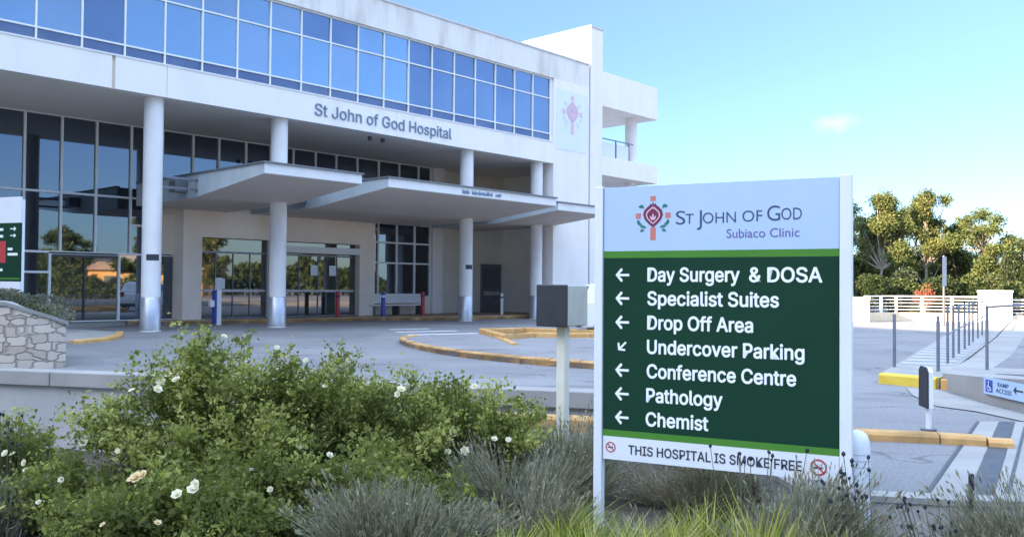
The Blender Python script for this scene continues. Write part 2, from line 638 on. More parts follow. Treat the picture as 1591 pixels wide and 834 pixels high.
# retaining wall with a capping
rw = thing('retaining_wall', 'long low concrete retaining wall with pale capping behind the rose bushes', 'wall', (-7.87, 13.5, 0), math.atan(-.2535))
b = MB().box(-14, 9.95, -.10, .10, -1.6, -.155)
b.build('wall_face', 'wall_concrete', rw)
segs = [-14, -8.6, -4.4, 1.02, 4.1, 7.1, 9.95]
for a, c in zip(segs[:-1], segs[1:]):
    MB().box(a + .008, c - .008, -.19, .17, -.15, .07).build('capping_stone', 'concrete_pale', rw, bevel=.015)

# edge of the paving on the right of the bed
ed = thing('edging_kerb', 'pale nosed paving edge along the garden bed at lower right', 'kerb')
p = [(1.62, wall_y(1.62)), (2.12, 6.02), (3.05, 5.84), (14, 5.62)]
for (a, c) in zip(p[:-1], p[1:]):
    dx, dy = c[0] - a[0], c[1] - a[1]
    L_ = math.hypot(dx, dy)
    nx, ny = dy / L_, -dx / L_
    if nx > 0 and a[0] < 2:
        nx, ny = -nx, -ny
    bm_ = MB().prism([(a[0], a[1]), (c[0], c[1]), (c[0] + nx * .1, c[1] + ny * .1), (a[0] + nx * .1, a[1] + ny * .1)], -.7, -.02)
    bm_.build('edge_face', 'wall_concrete', ed)
    MB().prism([(a[0] - nx * .05, a[1] - ny * .05), (c[0] - nx * .05, c[1] - ny * .05), (c[0] + nx * .12, c[1] + ny * .12), (a[0] + nx * .12, a[1] + ny * .12)], -.018, .022).build('nosing', 'concrete_pale', ed)

def kerb_line(name, pts, w, h, m, parent=None, kind=None, closed=False, z=0.0, seg=.9, gap=.012, jit=.006):
    """a row of kerb stones along a polyline (one mesh), each a little out of line"""
    P = [Vector((p[0], p[1], 0)) for p in pts]
    if closed:
        P.append(P[0])
    n = len(P)
    off = []
    for i in range(n):
        if closed:
            d = (P[(i + 1) % (n - 1)] - P[(i - 1) % (n - 1)])
        else:
            d = P[min(i + 1, n - 1)] - P[max(i - 1, 0)]
        d.normalize()
        off.append(Vector((-d.y, d.x, 0)))
    mb = MB()
    for i in range(n - 1):
        L_ = (P[i + 1] - P[i]).length
        k = max(1, round(L_ / seg))
        for q in range(k):
            t0, t1 = q / k + gap / L_ / 2, (q + 1) / k - gap / L_ / 2
            a, c = P[i].lerp(P[i + 1], t0), P[i].lerp(P[i + 1], t1)
            na, nc = off[i].lerp(off[i + 1], t0), off[i].lerp(off[i + 1], t1)
            hh = h + random.uniform(-jit, jit)
            e = .025
            vs_ = []
            for (pp, nn) in ((a, na), (c, nc)):
                vs_ += [pp + Vector((0, 0, z - .05)), pp + Vector((0, 0, z + hh - e)), pp + nn * e + Vector((0, 0, z + hh)), pp + nn * (w - e) + Vector((0, 0, z + hh)), pp + nn * w + Vector((0, 0, z + hh - e)), pp + nn * w + Vector((0, 0, z - .05))]
            fs_ = [(j, j + 1, j + 7, j + 6) for j in range(5)] + [(5, 4, 3, 2, 1, 0), (6, 7, 8, 9, 10, 11)]
            fs_ = [tuple(reversed(f)) for f in fs_]
            mb.add(vs_, fs_)
    return mb.build(name, m, parent, kind=kind)

def smooth_pts(pts, n=6):
    out = []
    P = [Vector((p[0], p[1], 0)) for p in pts]
    for i in range(len(P) - 1):
        p0, p1, p2, p3 = P[max(i - 1, 0)], P[i], P[i + 1], P[min(i + 2, len(P) - 1)]
        for q in range(n):
            t = q / n
            out.append(.5 * ((2 * p1) + (-p0 + p2) * t + (2 * p0 - 5 * p1 + 4 * p2 - p3) * t * t + (-p0 + 3 * p1 - 3 * p2 + p3) * t ** 3))
    out.append(P[-1])
    return [(v.x, v.y) for v in out]

# drop-off island
isl = smooth_pts([(-2.55, 22.7), (-2.78, 21.6), (-2.3, 19.7), (-1.5, 18.0), (-.67, 16.75), (.41, 15.6), (1.45, 14.85), (2.6, 14.2), (4.2, 13.9), (5.0, 14.4)], 4)
it = thing('traffic_island', 'large teardrop traffic island with worn orange kerb in the forecourt', 'traffic island')
kerb_line('kerb', isl, .16, .13, 'kerb_worn', it)
fill_poly('island_top', isl + [(6.2, 18.5), (4.5, 23.6), (0.2, 24.0)], .095, 'asphalt_island', kind=None, parent=it, thick=.14)
# inner angular island of the bay
ang = [(-.75, 24.35), (0.1, 24.75), (.4, 25.1), (1.4, 24.4), (3.4, 24.0), (3.5, 22.9), (1.25, 22.5), (0.5, 22.6), (-.05, 21.3)]
at_ = thing('traffic_island', 'small angular orange kerbed island beside the parked white car', 'traffic island')
kerb_line('kerb', ang, .16, .13, 'kerb_orange', at_, closed=True, z=.09)
kerb_line('kerb', [(-.75, 24.3), (.02, 19.4)], .14, .05, 'kerb_orange', at_, z=.095)
# white bay lines
lines = [((-3.88, 27.63), (-2.7, 28.35)), ((-3.48, 26.14), (-1.7, 27.25)), ((-2.95, 24.75), (-1.0, 25.9)), ((-2.3, 23.55), (-.75, 24.9))]
for i, (a, c) in enumerate(lines):
    d = Vector((c[0] - a[0], c[1] - a[1], 0)).normalized()
    nn = Vector((-d.y, d.x, 0)) * .16
    q = [Vector((a[0], a[1], .004)) - nn, Vector((c[0], c[1], .004)) - nn, Vector((c[0], c[1], .004)) + nn, Vector((a[0], a[1], .004)) + nn]
    MB().add(q, [(0, 1, 2, 3)]).build('road_marking', 'line_white', kind='structure')

# left kerb piece in front of the glazed doors
lk = thing('kerb_island', 'low orange edged kerb island in front of the left glazed doors', 'kerb')
kerb_line('kerb', [(-10.0, 19.9), (-9.75, 21.2), (-10.1, 22.6), (-10.7, 24.0)], .2, .09, 'kerb_orange', lk)
fill_poly('paving', [(-10.05, 19.9), (-9.85, 21.2), (-10.2, 22.6), (-10.8, 24.0), (-15, 27), (-15, 19.9)], .06, 'concrete', kind=None, parent=lk, thick=.08)

# ---- building frame
AU = R(90 - 42.7)
UX = Vector((math.cos(AU), math.sin(AU), 0))
UY = Vector((-math.sin(AU), math.cos(AU), 0))
BO = Vector((-10.65, 25.6, 0))
def B2W(k, y, z=0.0):
    p = BO + UX * k + UY * y
    return (p.x, p.y, z)

# entrance apron of brick paving with an orange edge, in building coordinates
ap = [(1.2, 4.2), (3.6, 3.2), (6.5, 2.85), (9.7, 2.55), (11.4, 1.8), (13, .95), (15.5, .6), (18.2, .55)]
aps = smooth_pts(ap, 4)
o = fill_poly('pavement', [B2W(*p)[:2] for p in aps] + [B2W(22, .55)[:2], B2W(22, 5.3)[:2], B2W(1.2, 5.3)[:2]], .125, 'brick_paving', thick=.2)
o = kerb_line('kerb', [B2W(*p)[:2] for p in aps], .15, .14, 'kerb_orange', kind='structure')
fill_poly('pavement', [B2W(-16, 2.2)[:2], B2W(-2, 2.5)[:2], B2W(1.1, 4.2)[:2], B2W(1.1, 5.3)[:2], B2W(-16, 5.3)[:2]], .10, 'concrete', thick=.16)

# ---- right hand: footpath, ramp, paving
fill_poly('footpath', [(5.5, 13.0), (6.05, 12.32), (7.3, 14.3), (8.05, 15.5), (12.7, 22.9), (21.2, 36.9), (20.3, 37.3), (12.0, 24.1)], .14, 'concrete_pale', thick=.2)
fp0, fp1 = Vector((6.6, 14.75, 0)), Vector((12.0, 24.0, 0))
fq0, fq1 = Vector((7.35, 14.55, 0)), Vector((12.75, 23.1, 0))
for i in range(13):
    t0, t1 = i / 13, (i + .5) / 13
    q = [fp0.lerp(fp1, t0), fq0.lerp(fq1, t0), fq0.lerp(fq1, t1), fp0.lerp(fp1, t1)]
    for v in q:
        v.z = .145
    MB().add(q, [(0, 1, 2, 3)]).build('paving_band', 'tile_grey', kind='structure')
yk = thing('kerb_end', 'bright yellow painted kerb end of the raised footpath', 'kerb')
kerb_line('kerb', [(5.47, 12.98), (6.0, 12.3)], .22, .155, 'kerb_yellow', yk, seg=.6)
ok_ = thing('kerb_block', 'short worn orange kerb block beside the ramp wall', 'kerb')
kerb_line('kerb', [(6.04, 12.26), (6.18, 12.06)], .22, .15, 'kerb_orange', ok_, seg=.4)

rp = thing('access_ramp', 'raised concrete access ramp with a low beige side wall', 'ramp')
RP = [(6.12, 12.35, .22), (5.93, 10.9, .31), (5.9, 9.0, .45), (14, 8.6, .45), (16, 14, .34), (23, 36.8, .17), (21.25, 36.85, .17), (12.75, 22.85, .17), (8.1, 15.4, .18)]
bm_ = MB()
n_ = len(RP)
bm_.add([(x, y, -.3) for x, y, z in RP] + [(x, y, z) for x, y, z in RP], [(i, (i + 1) % n_, n_ + (i + 1) % n_, n_ + i)[::-1] for i in range(n_)])
bm_.build('side_wall', 'concrete_pale', rp)
fill_poly('ramp_surface', [(x, y, z + .001) for x, y, z in RP], 0, 'concrete_pale', kind=None, parent=rp)
fill_poly('ramp_asphalt', [(6.75, 12.4, .222), (6.7, 9.3, .432), (14, 8.9, .452), (15.7, 14.2, .345), (20, 31, .215), (14.2, 24, .212), (9.2, 16.0, .212)], 0, 'asphalt', kind=None, parent=rp)
# pale gutter strip along the foot of the ramp wall
gut = [(5.95, 12.2), (5.8, 10.8), (5.75, 9.3), (5.45, 9.3), (5.35, 10.0), (5.1, 10.45), (5.3, 11.5), (5.62, 12.4)]
fill_poly('gutter', gut, .012, 'concrete_pale')

# concrete slabs with a drain at lower right
def slab(name, poly, m, z=.006):
    return fill_poly(name, poly, z, m)
slab('pavement', [(2.86, 5.95), (5.0, 9.28), (5.2, 9.29), (3.10, 5.93)], 'concrete_pale', .006)
slab('drain', [(3.11, 5.93), (5.21, 9.29), (5.37, 9.29), (3.27, 5.92)], 'drain_iron', .005)
slab('pavement', [(3.28, 5.92), (5.38, 9.29), (5.75, 9.25), (9.0, 9.0), (9.0, 5.7)], 'concrete_pale', .006)
for a, c in (((2.83, 5.95), (4.97, 9.28)), ((3.42, 6.0), (5.28, 8.95))):
    d = Vector((c[0] - a[0], c[1] - a[1], 0)).normalized()
    nn = Vector((-d.y, d.x, 0)) * .013
    MB().add([Vector((a[0], a[1], .009)) - nn, Vector((c[0], c[1], .009)) - nn, Vector((c[0], c[1], .009)) + nn, Vector((a[0], a[1], .009)) + nn], [(0, 1, 2, 3)]).build('joint', 'drain_iron', kind='structure')

# long orange kerb strip
ks = thing('kerb_strip', 'long straight worn orange kerb strip behind the big sign', 'kerb')
kerb_line('kerb', [(-.2, 8.95), (2.2, 8.35), (3.9, 7.92), (4.25, 7.78)], .22, .085, 'kerb_worn', ks, seg=1.1)
kerb_line('kerb_nose', [(4.26, 7.78), (4.46, 7.71)], .18, .065, 'kerb_orange', ks)

# ================================================================= HOSPITAL BUILDING
hb = thing('hospital_building', 'three storey white hospital with blue glass band and round entrance columns', 'building', BO, AU)
FY = -.45
def part(name, m, fn, parent=hb, **kw):
    b = MB()
    fn(b)
    return b.build(name, m, parent, **kw)

KL = -26.0
part('parapet', 'render_aged', lambda b: (b.box(KL, 20.42, FY, -.1, 10.66, 11.72)))
part('coping', 'canopy_side', lambda b: b.box(KL, 20.44, FY - .04, .0, 11.72, 11.8))
part('roof', 'soffit', lambda b: b.box(KL, 20.5, -.1, 24, 11.3, 11.5))
for a, c in ((KL, -4.6), (-4.58, -1.40), (-1.30, .19), (.205, 8.9), (8.912, 17.88)):
    part('fascia', 'render_white', lambda b: b.box(a, c, FY, -.1, 6.87, 7.80))
part('fascia_joint', 'wall_beige', lambda b: b.box(-1.40, -1.30, FY + .09, -.1, 6.87, 7.80))
part('fascia_sill', 'canopy_white', lambda b: b.box(KL, 17.86, FY - .02, -.1, 7.80, 7.85))
part('soffit', 'soffit', lambda b: b.box(KL, 24, -.1, 5.6, 6.88, 7.1))
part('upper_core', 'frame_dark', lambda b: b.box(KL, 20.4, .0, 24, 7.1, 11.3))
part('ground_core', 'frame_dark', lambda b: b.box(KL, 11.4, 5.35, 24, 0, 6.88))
part('wall', 'wall_beige', lambda b: b.box(11.4, 23.5, 5.12, 5.6, 0, 6.88))
part('wall', 'render_white', lambda b: (b.box(15.5, 16.15, 4.8, 5.12, .1, 6.88)))
part('wall', 'render_white', lambda b: (b.box(KL, -9, FY, -.1, 7.85, 10.66), b.box(KL, -9, 5.0, 5.3, 0, 6.88)))
# wall with the emblem, on the right of the glass band
part('emblem_wall', 'render_white', lambda b: (b.box(17.88, 20.42, FY, .22, 0, 10.66)))
part('shadow_joint', 'frame_dark', lambda b: (b.box(20.42, 20.5, FY + .06, .22, 0, 11.6)))
part('fin_wall', 'render_white', lambda b: (b.box(20.5, 21.42, FY - .03, 6.5, 0, 13.55)))
part('fin_coping', 'canopy_side', lambda b: (b.box(20.46, 21.46, FY - .07, 6.54, 13.55, 13.62)))
part('rear_wall', 'wall_beige', lambda b: b.box(KL, 20.5, 24, 24.3, 0, 11.7))

# blue glass band: each bay a window with its own panes
def bay_window(k0, k1):
    f = MB()
    z0, z1, z2, z3 = 7.85, 8.18, 9.74, 10.62
    t = .022
    f.box(k0 - t, k0 + t, -.36, -.22, z0, z3)
    for z in (z1, z2):
        f.box(k0 + t, k1 - t, -.355, -.24, z - t, z + t)
    f.box(k0 + t, k1 - t, -.355, -.24, z3 - .02, z3 + .04)
    w = f.build('window', 'frame_white', hb)
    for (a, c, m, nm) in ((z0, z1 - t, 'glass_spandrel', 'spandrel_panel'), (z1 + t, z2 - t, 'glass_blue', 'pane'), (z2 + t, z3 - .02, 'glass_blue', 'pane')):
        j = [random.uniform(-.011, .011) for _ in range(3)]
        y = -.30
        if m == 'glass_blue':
            m = 'glass_blue_dim_reflection' if random.random() < .06 + .13 * max(0, k0 - 4) / 1.2 else random.choice(('glass_blue', 'glass_blue', 'glass_blue_soft'))  # dim share grows rightwards: the reflection's fall-off is put into the colour
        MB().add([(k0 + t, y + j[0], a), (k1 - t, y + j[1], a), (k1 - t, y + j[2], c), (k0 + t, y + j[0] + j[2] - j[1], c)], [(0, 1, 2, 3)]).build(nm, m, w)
    return w
SP = 1.172
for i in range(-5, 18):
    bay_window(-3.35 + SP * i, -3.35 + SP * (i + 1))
part('window_end', 'frame_white', lambda b: b.box(17.71, 17.88, -.36, -.2, 7.85, 10.66))
part('window_end', 'frame_white', lambda b: b.box(-9.25, -9.2, -.36, -.2, 7.85, 10.66))

# glazed ground storey
GY = 5.0
def glazing(k0, k1, rows, name='window', m='glass_dark', last=False):
    t = .035
    f = MB()
    f.box(k0 - t, k0 + t, GY - .08, GY + .06, rows[0], rows[-1])
    if last:
        f.box(k1 - t, k1 + t, GY - .08, GY + .06, rows[0], rows[-1])
    for z in rows:
        f.box(k0 + t, k1 - t, GY - .075, GY + .05, max(z - t, rows[0]), min(z + t, rows[-1]))
    w = f.build(name, 'frame_white', hb)
    for a, c in zip(rows[:-1], rows[1:]):
        j = [random.uniform(-.004, .004) for _ in range(3)]
        MB().add([(k0 + t, GY + j[0], a + t), (k1 - t, GY + j[1], a + t), (k1 - t, GY + j[2], c - t), (k0 + t, GY + j[0] + j[2] - j[1], c - t)], [(0, 1, 2, 3)]).build('pane', m, w)
    return w
gm = [-9, -7.5, -6.4, -5.28, -4.15, -3.0, -1.86, -.74, .37, 1.54, 2.65, 3.8, 4.82, 5.94, 7.01, 8.05, 9.11, 10.13, 11.23, 12.39, 13.56, 14.7, 15.45]
for a, c in zip(gm[:-1], gm[1:]):
    if c < 1.6:
        glazing(a, c, [2.41, 4.36, 6.88])
    elif c < 2.7:
        glazing(a, c, [2.41, 3.42, 4.36, 6.88])
    elif a < 11.3:
        glazing(a, c, [3.85, 4.36, 6.88], last=c > 15.4)
    else:
        glazing(a, c, [4.3, 5.2, 6.88], last=c > 15.4)
for a, c in ((-9, -7.2), (-7.2, -5.0), (-5.0, -3.0), (-3.0, -1.05), (1.18, 2.0), (2.0, 3.12)):
    glazing(a, c, [.12, 1.75, 2.41] if c < 0 else [.12, 2.41], last=False)
dr = glazing(-1.05, 1.18, [.12, 2.36], name='door', m='glass_clear')
part('door_frame', 'frame_dark', lambda b: (b.box(-.99, 1.12, GY - .09, GY - .03, 2.25, 2.34), b.box(.02, .07, GY - .06, GY - .02, .16, 2.25)), parent=dr)
part('wall', 'stone_portal', lambda b: b.box(2.64, 3.12, GY - .02, GY + .2, 2.45, 4.2))

# window right of the portal
for a, c in ((11.72, 12.4), (12.4, 13.45), (13.45, 14.5), (14.5, 15.44)):
    glazing(a, c, [.9, 2.4, 3.3, 4.15], last=c > 15)
part('wall', 'wall_beige', lambda b: b.box(11.7, 15.5, GY - .03, GY + .12, .1, .9))

# stone portal with two sliding door openings
PY = 4.25
def portal(b):
    b.box(3.12, 3.84, PY, GY + .2, .1, 4.2)
    b.box(6.66, 7.2, PY, GY + .2, .1, 4.2)
    b.box(10.88, 11.68, PY, GY + .2, .1, 4.2)
    b.box(3.84, 6.66, PY, GY + .2, 3.1, 4.2)
    b.box(7.2, 10.88, PY, GY + .2, 3.1, 4.2)
part('entrance_surround', 'stone_portal', portal)
def sliding(k0, k1, header):
    t = .04
    y = PY + .35
    f = MB()
    f.box(k0, k0 + t, y - .05, y + .05, .13, 3.1)
    f.box(k1 - t, k1, y - .05, y + .05, .13, 3.1)
    n = 4
    for i in range(1, n):
        k = k0 + (k1 - k0) * i / n
        f.box(k - .014, k + .014, y - .03, y + .03, .18, 2.55)
    f.box(k0 + t, k1 - t, y - .05, y + .05, .13, .18)
    f.box(k0 + t, k1 - t, y - .05, y + .05, 2.55, 2.62)
    w = f.build('sliding_door', 'steel_grey', hb)
    for i in range(n):
        a = k0 + (k1 - k0) * i / n
        c = k0 + (k1 - k0) * (i + 1) / n
        j = [random.uniform(-.006, .006) for _ in range(2)]
        MB().add([(a + .03, y + j[0], .18), (c - .03, y + j[1], .18), (c - .03, y + j[1], 2.55), (a + .03, y + j[0], 2.55)], [(0, 1, 2, 3)]).build('pane', 'glass_clear', w)
    MB().add([(k0 + t, y, 2.62), (k1 - t, y, 2.62), (k1 - t, y, 3.1), (k0 + t, y, 3.1)], [(0, 1, 2, 3)]).build('transom_pane', 'glass_clear', w)
    MB().box(k0 + .06, k1 - .06, y - .035, y - .015, 1.12, 1.2).build('safety_band', 'canopy_side', w)
    if header:
        MB().box(k0 - .12, k1 + .12, PY - .12, PY - .003, 2.66, 2.92).build('door_header', 'canopy_white', w)
        for kk in (k0 + 1.45, k0 + 2.35):
            nb = MB().box(kk, kk + .34, y - .06, y - .045, 1.78, 2.2).build('notice', 'sign_white', w)
    return w
sliding(3.84, 6.66, False)
sliding(7.2, 10.88, True)

# service door in the recess
sd_ = part('door', 'steel_grey', lambda b: b.box(18.95, 20.35, 5.03, 5.118, .12, 2.5))
part('pane', 'glass_dark', lambda b: b.box(19.1, 20.2, 5.0, 5.03, 1.35, 2.3), parent=sd_)
part('push_plate', 'steel_clad', lambda b: b.box(19.1, 20.2, 5.0, 5.03, .95, 1.15), parent=sd_)

# round columns
def column(k, plate):
    prof = [(.30, .0), (.275, .06), (.275, 6.85), (.275, 6.88)]
    b = MB().lathe(prof, k, 0, 32)
    c = b.build('column', 'column_white', hb, smooth=True)
    cl = MB().lathe([(.292, .02), (.292, .98), (.276, 1.0)], k, 0, 32)
    cl.build('base_cladding', 'steel_clad', c, smooth=True)
    if plate:
        # curved number plate on the side facing the drive
        pb = MB()
        n = 8
        a0 = R(215 if plate == 1 else 225)
        a1 = R(292)
        vs_ = []
        for i in range(n + 1):
            a = a0 + (a1 - a0) * i / n
            for z in (2.08, 2.26):
                vs_.append((k + .282 * math.cos(a), .282 * math.sin(a), z))
        pb.add(vs_, [(2 * i, 2 * i + 2, 2 * i + 3, 2 * i + 1) for i in range(n)])
        pb.build('number_plate', 'letter_black', c)
    return c
column(0.02, 1)
column(4.27, 0)
column(12.95, 2)
column(17.26, 0)

# lettering on the fascia and emblem on the wall
def span(t):
    v, _ = text_mesh(t, font=GROT)
    return v[:, 0].max() - v[:, 0].min()
name_ = 'St John of God Hospital'
full, run = span(name_), ''
for word in name_.split():
    run = (run + ' ' + word).strip()
    w_ = span(word)
    lettering(word, 5.33 + 6.32 * (span(run) - w_) / full, 7.13, 6.32 * w_ / full, .40, FY - .001, 'letter_blue', hb, th=.03, bold=.002, font=GROT)

def leaf_shape(cx, cz, L_, w, ang):
    pts = []
    for t in (0, .25, .5, .75, 1):
        pts.append((t * L_, w * math.sin(math.pi * t)))
    for t in (.75, .5, .25):
        pts.append((t * L_, -w * math.sin(math.pi * t)))
    ca, sa = math.cos(ang), math.sin(ang)
    return [(cx + x * ca - z * sa, cz + x * sa + z * ca) for x, z in pts]

def emblem(parent, cx, cz, H, y, mats, th):
    """cross with a pomegranate and leaves: H tall, facing -Y at y"""
    cross, fruit, line, leaf = mats
    u = H / 10.0
    b = MB()
    for (x0, x1, z0, z1) in ((-.62, .62, 3.9, 5.0), (-.62, .62, -5.0, -2.15), (-4.1, -2.9, -.05, 1.15), (2.9, 4.1, -.05, 1.15)):
        b.box(cx + x0 * u, cx + x1 * u, y - th, y, cz + z0 * u, cz + z1 * u)
    b.build('emblem_cross', cross, parent)
    def ogee(s, dz):
        right = [(0, -2.1), (.9, -1.45), (1.9, -.35), (2.35, .7), (2.1, 1.75), (1.35, 2.5), (.75, 2.95), (.55, 3.4), (0.28, 3.0), (0, 3.7)]
        pts = right + [(-x, z) for x, z in reversed(right[1:-1])]
        return [(cx + x * s * u, cz + (z * s + dz) * u) for x, z in pts]
    MB().prism(ogee(1, 0), y - th * 1.2, y, 'y').build('emblem_fruit', fruit, parent)
    def ring(s0, s1, d0, d1, yy):
        a, c = ogee(s0, d0), ogee(s1, d1)
        n = len(a)
        return MB().add([(p[0], yy, p[1]) for p in a] + [(p[0], yy, p[1]) for p in c], [(i, (i + 1) % n, n + (i + 1) % n, n + i) for i in range(n)])
    r = ring(.72, .60, .12, .17, y - th * 1.2 - .0006)
    for q in range(-1, 2):
        lp = leaf_shape(cx + q * .12 * u, cz - .55 * u, (1.7 if q == 0 else 1.25) * u, .22 * u, R(90 - q * 28))
        r.add([(p[0], y - th * 1.2 - .0008, p[1]) for p in lp], [tuple(range(len(lp)))])
    r.build('emblem_lines', line, parent)
    lb = MB()
    for sx in (-1, 1):
        for (x, z, L_, a) in ((1.5, -2.1, 1.7, 10), (2.5, -1.6, 1.5, 25), (2.0, -2.6, 1.2, -20), (2.2, 2.2, 1.2, 55), (2.5, 2.5, 1.0, 15), (3.2, -1.2, 1.0, 60)):
            lp = leaf_shape(0, 0, L_ * u, .34 * u, R(a))
            lp = [(cx + sx * (x * u + p[0]), cz + z * u + p[1]) for p in lp]
            lb.prism(lp, y - th * 1.0, y, 'y')
    lb.build('emblem_leaves', leaf, parent)
ew = part('emblem_panel', 'panel_pale', lambda b: b.box(18.05, 20.3, FY - .012, FY - .002, 7.55, 10.25))
emblem(ew, 19.18, 9.2, 1.75, FY - .013, ('pink_faded', 'faded_mauve', 'pink_faded', 'faded_blue'), .012)

# open balconies at the right end
part('balcony_slab', 'render_white', lambda b: b.box(21.42, 26.2, FY, 4.2, 10.0, 11.64))
part('balcony_slab', 'render_white', lambda b: b.box(21.42, 26.2, FY, 4.2, 6.72, 7.62))
part('balcony_column', 'column_white', lambda b: b.lathe([(.3, 7.62), (.3, 10.0)], 24.95, .35, 24), smooth=True)
part('balcony_column', 'column_white', lambda b: b.lathe([(.3, 0), (.3, 6.72)], 24.95, .35, 24), smooth=True)
rl = part('balcony_rail', 'steel_grey', lambda b: (b.box(21.45, 24.62, -.05, 0, 8.55, 8.60), [b.box(k, k + .06, -.05, 0, 7.62, 8.55) for k in (21.9, 23.1, 24.2)]))
part('rail_glass', 'faded_blue', lambda b: [b.box(a, a + 1.0, -.035, -.02, 7.72, 8.42) for a in (22.02, 23.2)], parent=rl)

# rooftop units hinting at plant behind the parapet: a ceiling lamp pair below the soffit
part('downlight', 'frame_dark', lambda b: (b.lathe([(.07, 6.74), (.09, 6.88)], 8.3, .35, 12), b.lathe([(.07, 6.74), (.09, 6.88)], 8.9, .35, 12)))

# an added block, unseen behind the viewer, placed to shade the forecourt
shade_bk = thing('shade_block', 'added unseen block behind the viewer on the left, casting shade', 'building', (-34.8, -10.9, 0), math.atan2(-.85, .53))
MB().box(-17, 17, -10, 0, -.5, 20.2).build('wall', 'wall_beige', shade_bk)
MB().box(-17.2, 17.2, -10.2, .2, 20.205, 20.5).build('roof', 'canopy_side', shade_bk)
for zz_ in (2, 6, 10, 14):
    for xx_ in range(-15, 15, 5):
        MB().box(xx_, xx_ + 2.4, .003, .05, zz_, zz_ + 1.8).build('window', 'glass_dark', shade_bk)

# ================================================================= ENTRANCE CANOPY
cp = thing('entrance_canopy', 'white edged entrance canopy of three stepped panels around the columns', 'canopy', BO, AU)
def canopy_panel(k0, k1, yf, zt, zb, side=True):
    c = MB()
    n = len(c.f)
    prof = [(yf, zt), (yf, zb), (yf + .06, zb - .02), (.1, 4.07), (4.24, 4.04), (4.24, zt)]
    c.prism(prof, k0, k1, 'x')
    # faces: ends 0,1 then one per edge
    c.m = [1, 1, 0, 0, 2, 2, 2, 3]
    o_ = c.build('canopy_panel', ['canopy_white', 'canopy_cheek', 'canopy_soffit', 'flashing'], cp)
    MB().box(k0 - .05, k1 + .05, yf - .06, yf + .14, zt + .003, zt + .05).build('edge_flashing', 'flashing', o_)
    MB().box(k0 - .05, k0 + .10, yf + .141, 4.2, zt + .003, zt + .05).build('side_flashing', 'flashing', o_)
    return o_
c1 = canopy_panel(1.42, 4.78, -3.8, 4.78, 4.50)
c2 = canopy_panel(5.78, 14.0, -3.85, 4.78, 4.50)
c3 = canopy_panel(14.9, 18.1, -3.2, 4.74, 4.45)
# small dark marks on the canopy edge, too worn to read
rz_ = random.Random(5)
kx = 9.0
for wlen in (.30, 1.02, .26):
    wm = MB()
    x = kx
    while x < kx + wlen:
        ww = rz_.uniform(.04, .09)
        wm.box(x, x + ww * .45, -3.864, -3.852, 4.56, 4.56 + rz_.uniform(.09, .16))
        wm.box(x + ww * .45, x + ww, -3.862, -3.852, 4.56 + rz_.choice((0, .05)), 4.56 + rz_.uniform(.07, .11))
        x += ww
    wm.build('lettering', 'letter_blue', c2)
    kx += wlen + .16
for k0, k1 in ((4.78, 5.78), (14.0, 14.9), (1.0, 1.42)):
    part('link_beam', 'flashing', lambda b: b.box(k0, k1, .6, 1.0, 4.25, 4.6), parent=cp)
# bracket with two lamps at the first column
br = part('wall_bracket', 'steel_grey', lambda b: (b.box(.3, 1.42, -.04, .04, 4.55, 4.62), b.box(.3, 1.42, -.04, .04, 4.25, 4.32)), parent=cp)

# ================================================================= BENCH AND BOLLARDS AT THE ENTRANCE
bt = thing('bench', 'long pale bench below the dark window beside the entrance', 'bench', B2W(13.0, 4.35, .125), AU)
MB().box(-1.6, 1.6, -.2, .22, .40, .46).build('seat', 'canopy_white', bt, bevel=.01)
MB().box(-1.6, 1.6, .24, .30, .50, .92).build('backrest', 'canopy_white', bt, bevel=.01)
for k in (-1.35, 0, 1.35):
    MB().box(k - .04, k + .04, -.18, .28, 0, .40).build('leg', 'steel_dark', bt)

def bollard(label, m, loc, r=.085, h=1.05, band=None, group='bollards along the entrance kerb'):
    t = thing('bollard', label, 'bollard', loc, 0, group)
    MB().lathe([(r, 0), (r, h - r * .6), (r * .85, h - r * .25), (r * .5, h - .02), (.005, h)], n=20).build('post', m, t, smooth=True)
    if band:
        MB().lathe([(r + .003, h - .25), (r + .003, h - .17)], n=20).build('band', band, t, smooth=True)
        MB().lathe([(r + .03, 0), (r + .03, .02)], n=20).build('base_plate', 'steel_dark', t)
    return t
bollard('red bollard in front of the sliding entrance doors', 'red_paint', B2W(9.27, 3.55, .12), band='letter_black')
bollard('blue bollard in front of the pale bench', 'blue_paint', B2W(10.78, 2.55, .12), band='white_paint')
bollard('red bollard at the right end of the pale bench', 'red_paint', B2W(13.0, 2.65, .12), band='letter_black')
bollard('slim white bollard in front of the grey service door', 'white_paint', B2W(17.0, 1.8, .12), r=.07, h=1.0, band='steel_grey')

ic = thing('intercom_post', 'tall white and blue help post at the kerb left of the second column', 'intercom post', B2W(3.5, 2.45, 0), AU)
MB().box(-.09, .09, -.08, .08, 0, 1.62).build('post', 'white_paint', ic, bevel=.015)
MB().box(-.17, -.09, -.09, .09, .05, 1.2).build('side_panel', 'blue_paint', ic)
MB().box(-.15, .17, -.13, -.083, 1.25, 1.6).build('screen_box', 'canopy_side', ic)
MB().box(-.33, -.172, -.1, .06, .62, .85).build('handset_box', 'white_paint', ic, bevel=.02)

